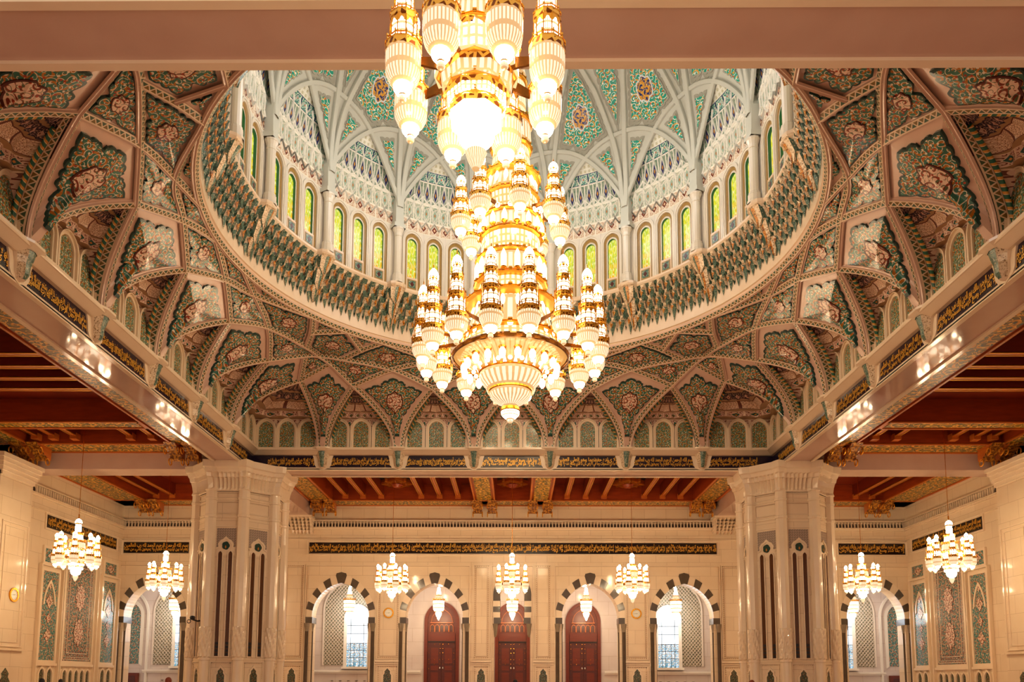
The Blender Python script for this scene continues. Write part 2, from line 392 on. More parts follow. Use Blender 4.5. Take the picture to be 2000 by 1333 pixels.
def copy_tree(o, parent=None):
    c = link_copy(o, parent)
    for ch in list(o.children): copy_tree(ch, c)
    return c
def spin(o, k, root=None, cx=0., cy=YC):
    """a copy of a part (vertices in world metres, object at minus its parent's location) turned by angle k about the dome axis"""
    c = o.copy(); C.objects.link(c); cc = Vector((cx*SC, cy*SC, 0)); pl = (root or o.parent).location if (root or o.parent) else Vector((0, 0, 0))
    R = Matrix.Rotation(k, 4, 'Z'); c.parent = root or o.parent
    c.matrix_local = Matrix.Translation(-pl) @ Matrix.Translation(cc) @ R @ Matrix.Translation(-cc)
    return c
def arch(w, h, n=12, cx=0., z0=0., spring=None, foot=None):
    """open outline of a pointed arch: half width w, rise h above z0; optional straight legs down to foot"""
    R = (w*w+h*h)/(2*w) if h > w else (w*w+h*h)/(2*w)
    a1 = atan2(h, R-w) if R >= w else pi-atan2(h, w-R)
    right = [(cx+w-R+R*cos(a1*k/n), z0+R*sin(a1*k/n)) for k in range(n+1)]
    left = [(2*cx-x, z) for x, z in reversed(right)]
    out = left[::-1][::-1]
    pts = [(2*cx-x, z) for x, z in right]+[(x, z) for x, z in reversed(right)][1:]
    if foot is not None: pts = [(cx-w, foot)]+pts+[(cx+w, foot)]
    return pts
# ================================================================ the vault between the square of beams and the ring
ZS = 1.0967; B = .1819*2; QP = 1.228; RR = .9674; ZR = 1.4377; QW = 1.25
def az(p, q, z): return (p, q, z)
NODES = {'A0': (0, 1.067, 1.335), 'A1': (.3648, 1.0548, 1.3314), 'A2': (.7238, 1.0179, 1.3308), 'A3': (.9499, .9499, 1.330),
 'T0': (.1802, 1.0069, 1.396), 'T1': (.5379, .9662, 1.3861), 'T2': (.8013, .8902, 1.3827), 'M3': (.8414, .8414, 1.3995),
 'Q0': (0, .9758, 1.4377), 'Q1': (.3442, .9589, 1.4229), 'Q2': (.7430, .8692, 1.3958), 'R2': (.6515, .8246, 1.4167),
 'S3': (.684, .684, ZR), 'U0': (.1946, .9477, ZR), 'U1': (.5534, .7935, ZR),
 'P0': (.5*B, QP, ZS), 'P1': (1.5*B, QP, ZS), 'P2': (2.5*B, QP, ZS)}
def side(k, p, q, z):
    """side k (0 rear, 1 right, 2 front, 3 left): p along, q outwards"""
    t, n = ((1, 0), (0, -1), (-1, 0), (0, 1))[k], ((0, 1), (1, 0), (0, -1), (-1, 0))[k]
    return (p*t[0]+q*n[0], YC+p*t[1]+q*n[1], z)
def node(nm, k, s):
    """nm may carry * : the mirrored node on the next side round the corner"""
    if nm.endswith('*'):
        nm = nm[:-1]; k = (k+s) % 4; s = -s
    if nm.endswith('-'): nm = nm[:-1]; s = -s
    p, q, z = NODES[nm]
    return Vector(side(k, p*s, q, z))
def nkey(nm, k, s):
    v = node(nm, k, s); return (round(v.x, 3), round(v.y, 3), round(v.z, 3))
def leg(P, A, n=16, e=2.25):
    out = []
    for i in range(n+1):
        t = i/n; h = t**e
        out.append(Vector((P.x+(A.x-P.x)*h, P.y+(A.y-P.y)*h, P.z+(A.z-P.z)*t)))
    return out
def catmull(pts, n=8):
    out = {}; N = len(pts)
    for i in range(N-1):
        p0 = pts[i-1] if i else pts[0]*2-pts[1]; p1, p2 = pts[i], pts[i+1]; p3 = pts[i+2] if i+2 < N else pts[-1]*2-pts[-2]
        seg = []
        for j in range(n+1):
            t = j/n
            seg.append(.5*((2*p1)+(p2-p0)*t+(2*p0-5*p1+4*p2-p3)*t*t+(3*p1-p0-3*p2+p3)*t**3))
        out[i] = seg
    return out
EDGE = {}
def eadd(a, b, seg): EDGE[(a, b)] = seg; EDGE[(b, a)] = seg[::-1]
CH = [['A1', 'T1', 'Q2', 'M3', 'T2*', 'A2*'], ['A0', 'T0', 'Q1', 'U1'], ['A1', 'T0', 'Q0', 'U0-'], ['A2', 'T1', 'Q1', 'U0'], ['Q2', 'R2', 'U1'], ['R2', 'S3'], ['A3', 'T2'], ['A2', 'T2', 'M3']]
LEGK = {}
LEGS = [('P0', 'A0'), ('P0', 'A1'), ('P1', 'A1'), ('P1', 'A2'), ('P2', 'A2'), ('P2', 'A3')]
for k in range(4):
    for s in (1, -1):
        for a, b in LEGS:
            Pn = node(a, k, s); An = node(b, k, s)
            d = Vector(side(k, 1, 0, 0))-Vector(side(k, 0, 0, 0)); sg = 1 if (An-Pn).dot(d) > 0 else -1
            eadd(nkey(a, k, s), nkey(b, k, s), leg(Pn+d*sg*.015, An)); LEGK[(nkey(a, k, s), nkey(b, k, s))] = (Vector(side(k, 0, 1, 0))-Vector(side(k, 0, 0, 0)), d*sg)
        for ch in CH:
            seg = catmull([node(c, k, s) for c in ch])
            for i in range(len(ch)-1):
                ka, kb = nkey(ch[i], k, s), nkey(ch[i+1], k, s)
                if (ka, kb) not in EDGE: eadd(ka, kb, seg[i])
def ringseg(a, b, n=8):
    pa, pb = Vector(a), Vector(b); a0 = atan2(pa.x, pa.y-YC); a1 = atan2(pb.x, pb.y-YC)
    if a1-a0 > pi: a1 -= 2*pi
    if a0-a1 > pi: a1 += 2*pi
    return [Vector((RR*sin(a0+(a1-a0)*i/n), YC+RR*cos(a0+(a1-a0)*i/n), ZR)) for i in range(n+1)]
def edge(a, b): return EDGE[(a, b)] if (a, b) in EDGE else ringseg(a, b)
CEN = Vector((0, YC, .75))
def rib(mb, pts, w, h, mside=m_field, mband=m_braid, cen=CEN):
    """a moulded rib: raised band between two fillets, facing the middle of the room"""
    R = []; U = []; L = 0
    sec = [(-1.12, -.002), (-1.12, .45), (-.86, .60), (-.76, 1.0), (.76, 1.0), (.86, .60), (1.12, .45), (1.12, -.002)]
    for i, p in enumerate(pts):
        t = (pts[min(i+1, len(pts)-1)]-pts[max(0, i-1)]).normalized(); n = (cen-p).normalized(); n = (n-t*n.dot(t)).normalized(); b = t.cross(n)
        if i: L += (p-pts[i-1]).length
        R.append([tuple(p+b*w*.5*x+n*h*y) for x, y in sec]); U.append([(L, min(1, max(0, .5+x*.62))) for x, y in sec])
    mb.grid(R, None, U, mfun=lambda j, q: mband if q == 3 else mside)
vault = empty('ceiling', (0, YC, 1.25), 'vaulted ceiling of crossing braided ribs around the round opening of the dome', 'ceiling', kind='structure')
# ribs: every rib a part of the vault
done = set()
for (a, b), seg in EDGE.items():
    if (b, a) in done: continue
    done.add((a, b)); mb = MB(); rib(mb, seg, .026, .012)
    if (a, b) in LEGK or (b, a) in LEGK:
        o_, dsg = LEGK.get((a, b)) or LEGK.get((b, a)); Rw = []; Uw = []; L_ = 0
        for i_, p in enumerate(seg):
            if i_: L_ += (p-seg[i_-1]).length
            n_ = (CEN-p).normalized(); q = p+dsg*.0155; fz_ = .026*min(1, (1-abs(p.z-ZS)/.24)*2+.25)
            Rw.append([tuple(q+n_*.004), tuple(q+o_*fz_)]); Uw.append([(L_, 0), (L_, 1)])
        mb.grid(Rw, m_braid, Uw)
    mb.obj('rib', m_field, vault)
mb = MB(); n = 128
rib(mb, [Vector((RR*sin(2*pi*i/n), YC+RR*cos(2*pi*i/n), ZR)) for i in range(n+1)], .026, .012)
mb.obj('ring_rib', m_field, vault)
# coffers: fields with scalloped tile panels and medallions
def polyarea(pts):
    c = Vector((0, 0, 0)); A = 0; o = sum(pts, Vector((0, 0, 0)))/len(pts)
    for i in range(len(pts)):
        a, b = pts[i], pts[(i+1) % len(pts)]; w = (a-o).cross(b-o).length; c += (a+b+o)/3*w; A += w
    return c/A, A/2
def coffer(corners, keys, parent, kw):
    """corners: list of edge point lists, closed loop"""
    loop = []; edgeid = []
    for e, seg in enumerate(corners):
        for j, p in enumerate(seg[:-1]): loop.append(p); edgeid.append((e, j/(len(seg)-1)))
    c, A = polyarea(loop); cen = kw.get('cen', CEN); nn = Vector((0, 0, 0))
    for i in range(len(loop)): nn += (loop[i]-c).cross(loop[(i+1) % len(loop)]-c)
    nn.normalize(); nn = nn if nn.dot(cen-c) > 0 else -nn
    pj = kw.get('proj') or (lambda p, h: p+nn*h)
    # plane axes: e2 points up the wall
    up = Vector((0, 0, 1)) if abs(nn.z) < .8 else Vector((c.x, c.y-YC, 0))*-1
    e1 = up.cross(nn).normalized(); e2 = nn.cross(e1)
    base = kw.get('lift', 0.0)
    c = c+nn*base
    mb = MB(); ts = [1.0, .8, .6, .4, .2]
    R = [[tuple(c+(p-c)*t) for p in loop] for t in ts]
    mb.grid(R, None, None, True); i = mb.add([tuple(c)]); n = len(loop); i0 = (len(ts)-1)*n
    for k in range(n): mb.face((i0+k, i0+(k+1) % n, i))
    fld = mb.obj('coffer', kw['field'], parent)
    # the panel: densify, scallop
    sc_ = kw.get('scale', .74); th = kw.get('th', .007)
    pts = []; lob = kw.get('lobe', .030)
    for e, seg in enumerate(corners):
        L = sum((seg[j+1]-seg[j]).length for j in range(len(seg)-1)); nl = max(2, int(round(L*sc_/lob))); 
        if nl % 2 == 0: nl += 1
        ns = nl*6
        for j in range(ns):
            t = j/ns; x = t*(len(seg)-1); a = int(x); p = seg[a].lerp(seg[min(a+1, len(seg)-1)], x-a)
            r = (p-c).length; cut = (1-abs(sin(pi*t*nl)))**1.3*lob*.24
            tn = abs(t-.5)*L*sc_
            if tn < lob*.34 and L > 4*lob: cut = lob*.62*sqrt(max(0, 1-(tn/(lob*.34))**2))
            if tn > L*sc_*.5-lob*.3: cut *= .2
            s2 = max(.15, sc_-cut/r); pts.append(c+(p-c)*s2)
    n = len(pts); f = MB()
    def uvp(p): d = p-c; return (d.dot(e1)+kw.get('uo', 0), d.dot(e2))
    # side wall
    i = f.add([tuple(pj(p, 0)) for p in pts]+[tuple(pj(p, th)) for p in pts])
    for k in range(n): f.face((i+k, i+(k+1) % n, i+n+(k+1) % n, i+n+k), kw['rim'], [(0, 0)]*4)
    rings = [1.0, .93, .7, .45, .2]; RR_ = []; UU = []
    for q, t in enumerate(rings):
        row = [c+(p-c)*t for p in pts]; RR_.append([tuple(pj(p, th)) for p in row]); UU.append([uvp(p) for p in row]+[uvp(row[0])])
    f.grid(RR_, None, UU, True, lambda j, k: kw['rim'] if j == 0 else kw['tile'])
    i = f.add([tuple(pj(c, th))]); i0 = i-n
    for k in range(n): f.face((i0+k, i0+(k+1) % n, i), kw['tile'], [UU[-1][k], UU[-1][k+1], uvp(c)])
    pan = f.obj('tile_panel', kw['tile'], parent)
    if kw.get('med') and A > kw.get('amin', .012):
        g = MB(); rm = sqrt(A)*kw.get('mr', .155)
        # long axis of the coffer in its plane
        far = max(loop, key=lambda p: (p-c).length)-c; ang = atan2(far.dot(e2), far.dot(e1)) if kw.get('axis') is None else kw['axis']
        K = 48; out = []
        for k in range(K):
            a = 2*pi*k/K; rr_ = rm*(1+.16*abs(cos(a*3)) - .10*abs(sin(a*4)))*(1.25 if kw.get('long') else 1)
            x, y = rr_*cos(a)*1.18, rr_*sin(a)*.92; xx, yy = x*cos(ang)-y*sin(ang), x*sin(ang)+y*cos(ang)
            out.append(c+e1*xx+e2*yy)
        h0, h1 = th*.8, th+.0025
        angs = [atan2((p-c).dot(e2), (p-c).dot(e1)) for p in pts]
        def surf(q):
            d = q-c; r_ = d.length; a = atan2(d.dot(e2), d.dot(e1))
            if r_ < 1e-5: return c
            j = min(range(len(pts)), key=lambda k: abs((angs[k]-a+pi) % (2*pi)-pi)); p = pts[j]-c
            pr = sqrt(p.dot(e1)**2+p.dot(e2)**2); hgt = p.dot(nn)*r_/pr
            return q+nn*hgt
        if not kw.get('proj'): out = [surf(q) for q in out]
        i = g.add([tuple(pj(p, h0)) for p in out]+[tuple(pj(p, h1)) for p in out]+[tuple(pj(c+(p-c)*.88, h1)) for p in out]+[tuple(pj(c, h1))])
        for k in range(K):
            k2 = (k+1) % K
            g.face((i+k, i+k2, i+K+k2, i+K+k), kw['mrim'], [(0, 0)]*4); g.face((i+K+k, i+K+k2, i+2*K+k2, i+2*K+k), kw['mrim'], [(0, 0)]*4)
            a, b = uvp(c+(out[k]-c)*.88), uvp(c+(out[k2]-c)*.88); g.face((i+2*K+k, i+2*K+k2, i+3*K), kw['med'], [a, b, uvp(c)])
        g.obj('medallion', kw['med'], pan)
FACES = [(['P0', 'A0', 'T0', 'A1'], 0), (['P1', 'A1', 'T1', 'A2'], 0), (['P2', 'A2', 'T2', 'A3'], 0),
 (['A1', 'T0', 'Q1', 'T1'], 0), (['A2', 'T1', 'Q2', 'M3', 'T2'], 0), (['T0', 'Q0', 'U0', 'Q1'], 0), (['T1', 'Q1', 'U1', 'R2', 'Q2'], 0),
 (['Q1', 'U0', 'U1'], 0), (['R2', 'U1', 'S3'], 0), (['A0', 'T0', 'Q0', 'T0-'], 1), (['A3', 'T2', 'M3', 'T2*'], 1), (['M3', 'Q2', 'R2', 'S3', 'R2*', 'Q2*'], 1)]
VK = dict(field=m_field, tile=m_tile, rim=m_tilerim, med=m_med, mrim=m_medrim)
for k in range(4):
    for s in (1, -1):
        for f, sym in FACES:
            if sym and s == -1: continue
            ks = [nkey(x, k, s) for x in f]; segs = [edge(ks[i], ks[(i+1) % len(ks)]) for i in range(len(ks))]
            # close the gap at the foot where the two legs start apart
            if f[0].startswith('P'):
                segs[0] = [Vector(ks[0])]+segs[0]; segs[-1] = segs[-1]+[Vector(ks[0])]
            kw = dict(VK); kw['uo'] = k*.71+FACES.index((f, sym))*.37; kw['amin'] = .0105
            kw['scale'] = .78 if not f[0].startswith('P') else .73
            if f == ['Q1', 'U0', 'U1'] or f == ['R2', 'U1', 'S3']: kw['scale'] = .42; kw['amin'] = 9; kw['lobe'] = .02
            if f == ['T0', 'Q0', 'U0', 'Q1']: kw['scale'] = .55; kw['amin'] = 9; kw['lobe'] = .02
            coffer(segs, ks, vault, kw)
# ---------------------------------------------------------------- niches under the legs
def outward(k): a = Vector(side(k, 0, 1, 0))-Vector(side(k, 0, 0, 0)); return a
def niche(kL, aL, bL, kR, aR, bR, corner, panels):
    """legs L and R (node specs) share the apex; the back follows the wall plane q = QW"""
    L = EDGE[(nkey(*aL), nkey(*bL))]; R = EDGE[(nkey(*aR), nkey(*bR))]; N = len(L)-1
    sL, sR = kL, kR
    def onwall(p, k):      # drop a point on the wall plane of side k
        o = outward(k); q = (Vector((p.x, p.y-YC, 0))).dot(o); return p+o*(QW-q)
    zt = [ZS]
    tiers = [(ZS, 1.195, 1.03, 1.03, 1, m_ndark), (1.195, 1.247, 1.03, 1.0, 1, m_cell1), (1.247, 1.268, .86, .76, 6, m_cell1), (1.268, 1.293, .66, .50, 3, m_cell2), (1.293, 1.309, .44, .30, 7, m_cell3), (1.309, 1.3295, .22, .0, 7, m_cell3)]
    zA = L[-1].z; tiers[-1] = (tiers[-1][0], zA, tiers[-1][2], 0.0, 8, m_cell3)
    mb = MB(); K = 32; prev = None
    for (z0, z1, d0, d1, nc, mt_) in tiers:
        rows = []; uvs = []; M_ = 4
        for j in range(M_+1):
            f = j/M_; z = z0+(z1-z0)*f; t = (z-L[0].z)/(L[-1].z-L[0].z); x = max(0, min(1, t))*N; a = min(int(x), N-1)
            pl = L[a].lerp(L[a+1], x-a); pr = R[a].lerp(R[a+1], x-a); pl = Vector((pl.x, pl.y, z)); pr = Vector((pr.x, pr.y, z))
            bl, br = onwall(pl, sL), onwall(pr, sR)
            row = []; uv = []
            for i in range(K+1):
                u = i/K
                if corner:
                    cc = onwall(onwall(pl, sL), sR); bk = bl.lerp(cc, u*2) if u < .5 else cc.lerp(br, u*2-1)
                else: bk = bl.lerp(br, u)
                ch = pl.lerp(pr, u); D = d0+(d1-d0)*f**2
                wv = (1-abs(2*u-1)**(24 if nc == 1 else 5))**(.2 if nc == 1 else .3) if 0 < u < 1 else 0
                lb = 0 if nc == 1 else .16*abs(cos(pi*nc*u))*(1-f*.5)
                row.append(tuple(ch.lerp(bk, max(0, wv*D*(1-lb))))); uv.append((u*(6 if nc == 1 else nc), f))
            rows.append(row); uvs.append(uv)
        if prev: mb.grid([prev, rows[0]], m_tan, [[(0, 0)]*(K+1)]*2)
        mb.grid(rows, mt_, uvs); prev = rows[-1]
    mb.obj('muqarnas_niche', m_cell1, vault)
    for ks_, pc in panels:
        def f1(d): return lambda q: side(ks_, q[0], QW-d, q[1])
        outl = arch(.0355, .040, 8, pc, 1.194, foot=1.0985); a = MB(); a.prism(outl, f1(.001), f1(.004), m_npanel, m_ndark)
        pn = a.obj('arched_panel', m_npanel, vault)
        fr = MB(); inn = arch(.0355, .040, 10, pc, 1.194, foot=1.0985); mid = arch(.0435, .050, 10, pc, 1.194, foot=1.0985); out_ = arch(.0505, .058, 10, pc, 1.190, foot=1.0985)
        fr.ring2(inn, mid, f1(.0), f1(.010), m_ivory2); fr.ring2(mid, out_, f1(.0), f1(.017), m_ivory2)
        fr.obj('arch_frame', m_ivory2, vault)
for k in range(4):
    b = B
    niche(k, ('P0', k, -1), ('A0', k, 1), k, ('P0', k, 1), ('A0', k, 1), False, [(k, c*.104) for c in (-1, 0, 1)])
    for s in (1, -1):
        niche(k, ('P0', k, s), ('A1', k, s), k, ('P1', k, s), ('A1', k, s), False, [(k, s*(b+c*.104)) for c in (-1, 0, 1)])
        niche(k, ('P1', k, s), ('A2', k, s), k, ('P2', k, s), ('A2', k, s), False, [(k, s*(2*b+c*.104)) for c in (-1, 0, 1)])
    k2 = (k+1) % 4
    niche(k, ('P2', k, 1), ('A3', k, 1), k2, ('P2', k2, -1), ('A3', k, 1), True, [(k, c) for c in (.985, 1.086, 1.187)]+[(k2, -c) for c in (.985, 1.086, 1.187)])
    # twisted colonnettes beside every pair of ribs
    for s in (1, -1):
        for a_, b_ in LEGS:
            seg = EDGE[(nkey(a_, k, s), nkey(b_, k, s))]; An = seg[-1]; Pn = seg[0]
            d = Vector(side(k, 1, 0, 0))-Vector(side(k, 0, 0, 0)); sg = 1 if (An-Pn).dot(d) > 0 else -1; o = outward(k)
            pts = [p+d*sg*.0225+o*.026*min(1, (1-abs(p.z-ZS)/.24)*2+.25) for i, p in enumerate(seg[:15])]
            mb = MB(); mb.tube(pts, .0068, 6, m_twist); mb.obj('twisted_colonnette', m_twist, vault, smooth=True)
# ---------------------------------------------------------------- beams, cornice ledge, inscription, brackets
beams = empty('trim_1', (0, YC, 1.0), 'broad polished pink marble beams framing the domed bay', 'beam', kind='structure')
def bm(x0, x1, y0, y1, z0=1.0, z1=1.10):
    mb = MB(); mb.box(x0, x1, y0, y1, z0, z1); mb.obj('beam', m_beam, beams)
XB = XW+.02
bm(-XB, XB, YC-WO, YC-W); bm(-XB, XB, YC+W, YC+WO); bm(-WO, -W, YC-W, YC+W); bm(W, WO, YC-W, YC+W)
bm(-WO, -W, YC+WO, YR); bm(W, WO, YC+WO, YR)
bm(-WO, -W, -.3, YC-WO); bm(W, WO, -.3, YC-WO)
# edge fillets on the soffits
for k in range(4):
    mb = MB()
    for q0, q1 in ((W-.004, W+.012), (WO-.012, WO+.004)):
        c = [side(k, -q0, q0, .994), side(k, q0, q0, .994), side(k, q1, q1, .994), side(k, -q1, q1, .994)]
        d = [(p[0], p[1], 1.002) for p in c]
        i = mb.add(c+d)
        for f in ((0, 1, 2, 3), (0, 4, 5, 1), (1, 5, 6, 2), (2, 6, 7, 3), (3, 7, 4, 0)): mb.face([i+a for a in f])
    mb.obj('soffit_fillet', m_ivory2, beams)
corn = empty('trim_2', (0, YC, 1.05), 'ledge and navy inscription band running round the foot of the vault', 'cornice', kind='structure')
AR = {'ا': 'ALEF', 'ب': 'BEH', 'ت': 'TEH', 'ث': 'THEH', 'ج': 'JEEM', 'ح': 'HAH', 'خ': 'KHAH', 'د': 'DAL', 'ذ': 'THAL', 'ر': 'REH', 'ز': 'ZAIN', 'س': 'SEEN', 'ش': 'SHEEN', 'ص': 'SAD', 'ض': 'DAD', 'ط': 'TAH', 'ظ': 'ZAH', 'ع': 'AIN', 'غ': 'GHAIN', 'ف': 'FEH', 'ق': 'QAF', 'ك': 'KAF', 'ل': 'LAM', 'م': 'MEEM', 'ن': 'NOON', 'ه': 'HEH', 'و': 'WAW', 'ي': 'YEH', 'ى': 'ALEF MAKSURA', 'ة': 'TEH MARBUTA', 'أ': 'ALEF WITH HAMZA ABOVE', 'إ': 'ALEF WITH HAMZA BELOW'}
NOJOIN = set('اأإدذرزوىة')
def shape(txt):
    out = []; i = 0; n = len(txt)
    while i < n:
        c = txt[i]
        if c not in AR: out.append(c); i += 1; continue
        prev = i > 0 and txt[i-1] in AR and txt[i-1] not in NOJOIN
        if c == 'ل' and i+1 < n and txt[i+1] in 'اأإ':
            out.append(unicodedata.lookup('ARABIC LIGATURE LAM WITH %s %s FORM' % (AR[txt[i+1]], 'FINAL' if prev else 'ISOLATED'))); i += 2; continue
        nxt = i+1 < n and txt[i+1] in AR and c not in NOJOIN
        form = {(0, 0): 'ISOLATED', (1, 0): 'FINAL', (0, 1): 'INITIAL', (1, 1): 'MEDIAL'}[(int(prev), int(nxt))]
        out.append(unicodedata.lookup('ARABIC LETTER %s %s FORM' % (AR[c], form))); i += 1
    return ''.join(reversed(out))
VERSES = ['الله لا إله إلا هو الحي القيوم لا تأخذه سنة ولا نوم', 'له ما في السموات وما في الأرض من ذا الذي يشفع عنده إلا بإذنه', 'يعلم ما بين أيديهم وما خلفهم ولا يحيطون بشيء من علمه', 'إلا بما شاء وسع كرسيه السموات والأرض', 'ولا يؤده حفظهما وهو العلي العظيم', 'بسم الله الرحمن الرحيم الحمد لله رب العالمين', 'الرحمن الرحيم مالك يوم الدين إياك نعبد وإياك نستعين']
TXT = {}
def script_mesh(txt):
    if txt in TXT: return TXT[txt]
    cu = bpy.data.curves.new('script', 'FONT'); cu.body = shape(txt); cu.size = 1; cu.resolution_u = 2; cu.extrude = .012; cu.offset = .024
    o = bpy.data.objects.new('tmp', cu); C.objects.link(o); dg = bpy.context.evaluated_depsgraph_get(); me = bpy.data.meshes.new_from_object(o.evaluated_get(dg))
    bpy.data.objects.remove(o)
    if len(me.vertices) == 0: me = None; TXT[txt] = (None, 0, 1, 0, 1); return TXT[txt]
    xs = [v.co.x for v in me.vertices]; ys = [v.co.y for v in me.vertices]
    TXT[txt] = (me, min(xs), max(xs), min(ys), max(ys)); return TXT[txt]
def inscription(parent, frame, a0, a1, z0, z1, ti, rows=2):
    """frame(a, z, d) -> plan point; gold letters filling the band in overlapping rows"""
    for r in range(rows):
        me, xa, xb, ya, yb = script_mesh(VERSES[(ti+r*3) % len(VERSES)])
        if me is None: return
        h = (z1-z0); zz0 = z0+h*(.0 if r == 0 else .34); zz1 = z0+h*(.66 if r == 0 else 1.0)
        d = bpy.data.meshes.new('inscription'); mb = MB(); pts = []
        for v in me.vertices:
            pts.append(frame(a0+(a1-a0)*(v.co.x-xa)/(xb-xa), zz0+(zz1-zz0)*(v.co.y-ya)/(yb-ya), .0006+.0006*(v.co.z > 0)))
        mb.add(pts)
        for p in me.polygons: mb.face(tuple(p.vertices))
        mb.obj('inscription', m_script, parent)
for k in range(4):
    mb = MB()
    # ledge: profile swept along the side with mitred ends
    prof = [(W, 1.0665), (1.240, 1.067), (1.236, 1.069), (1.214, 1.083), (1.211, 1.084), (1.209, 1.088), (1.209, 1.096), (1.222, 1.099), (1.262, 1.099)]
    A = [side(k, -q, q, z) for q, z in prof]; Bb = [side(k, q, q, z) for q, z in prof]
    mb.grid([A, Bb]); mb.obj('ledge', m_ivory2, corn)
    mb = MB(); A = [side(k, -W+.0, W-.001, z) for z in (1.006, 1.0665)]; Bb = [side(k, W, W-.001, z) for z in (1.006, 1.0665)]; mb.grid([A, Bb]); mb.obj('navy_band', m_navy, corn)
    mb = MB(); mb.grid([[side(k, -W, W-.004, .998), side(k, -W, W-.004, 1.0075), side(k, -W, W+.003, 1.0075)], [side(k, W, W-.004, .998), side(k, W, W-.004, 1.0075), side(k, W, W+.003, 1.0075)]]); mb.obj('band_fillet', m_ivory2, corn)
    if k == 2: continue
    fr = lambda a, z, d, k=k: side(k, a, W-.0015-d, z)
    for j in range(-3, 4):
        c = j*B; h = .143
        a0, a1 = (c-h, c+h) if abs(j) < 3 else ((c-.14, c+.085) if j > 0 else (c-.085, c+.14))
        inscription(corn, fr, a0, a1, 1.012, 1.060, (j+k*2) % 7)
    # brackets under the ledge at every springing
    for j in (-2.5, -1.5, -.5, .5, 1.5, 2.5):
        c = j*B
        prf = [(.0, .999), (.014, 1.006), (.022, 1.02), (.024, 1.045), (.030, 1.062), (.034, 1.0785), (.036, 1.0785)]
        mb = MB(); rows = []
        for w_, z in prf:
            dq = .006+.9*w_
            rows.append([side(k, c-w_, W, z), side(k, c-w_*.95, W-dq*.45, z), side(k, c-w_*.42, W-dq, z), side(k, c, W-dq*1.12, z), side(k, c+w_*.42, W-dq, z), side(k, c+w_*.95, W-dq*.45, z), side(k, c+w_, W, z)])
        mb.grid(rows, None, None, mfun=lambda jj, kk: m_tilerim if jj >= 5 else (m_ivory2 if (kk in (0, 5) or jj == 0) else (m_celcream if kk in (1, 4) else m_celteal)))
        br = mb.obj('bracket', m_ivory2, corn)
        mb = MB(); out = [(c-.050, 1.0665), (c-.044, 1.05), (c-.040, 1.02), (c-.030, 1.006), (c, .994), (c+.030, 1.006), (c+.040, 1.02), (c+.044, 1.05), (c+.050, 1.0665)]
        mb.prism(out, lambda p: side(k, p[0], W-.001, p[1]), lambda p: side(k, p[0], W-.006, p[1]), m_ivory2); mb.obj('bracket_plate', m_ivory2, br)
        # ledge breaks forward over the bracket
        mb = MB(); rows = []
        for w_, q, z in ((.036, 1.218, 1.0785), (.040, 1.207, 1.086), (.044, 1.200, 1.091), (.044, 1.200, 1.098), (.040, 1.222, 1.0995)):
            rows.append([side(k, c-w_-.012, 1.235, z), side(k, c-w_, q+.01, z), side(k, c-w_*.5, q, z), side(k, c+w_*.5, q, z), side(k, c+w_, q+.01, z), side(k, c+w_+.012, 1.235, z)])
        mb.grid(rows); mb.obj('ledge_break', m_ivory2, corn)
# ================================================================ ring, drum, windows, dome
drum = empty('wall_drum', (0, YC, 1.6), 'round drum of the dome with arcaded windows and columns between them', 'drum', kind='structure')
dome = empty('ceiling', (0, YC, 2.3), 'pale ribbed dome shell with teal floral panels above the drum', 'dome', kind='structure')
def cyl(phi, R, z): a = radians(phi); return (R*sin(a), YC+R*cos(a), z)
mb = MB(); n = 128
mb.grid([[cyl(360*i/n, r, z) for i in range(n)] for r, z in ((.962, 1.4455), (.958, 1.449), (.957, 1.452), (.9515, 1.454), (.9515, 1.64))], m_cone, None, True)
mb.obj('cream_ring', m_cone, drum, smooth=False)
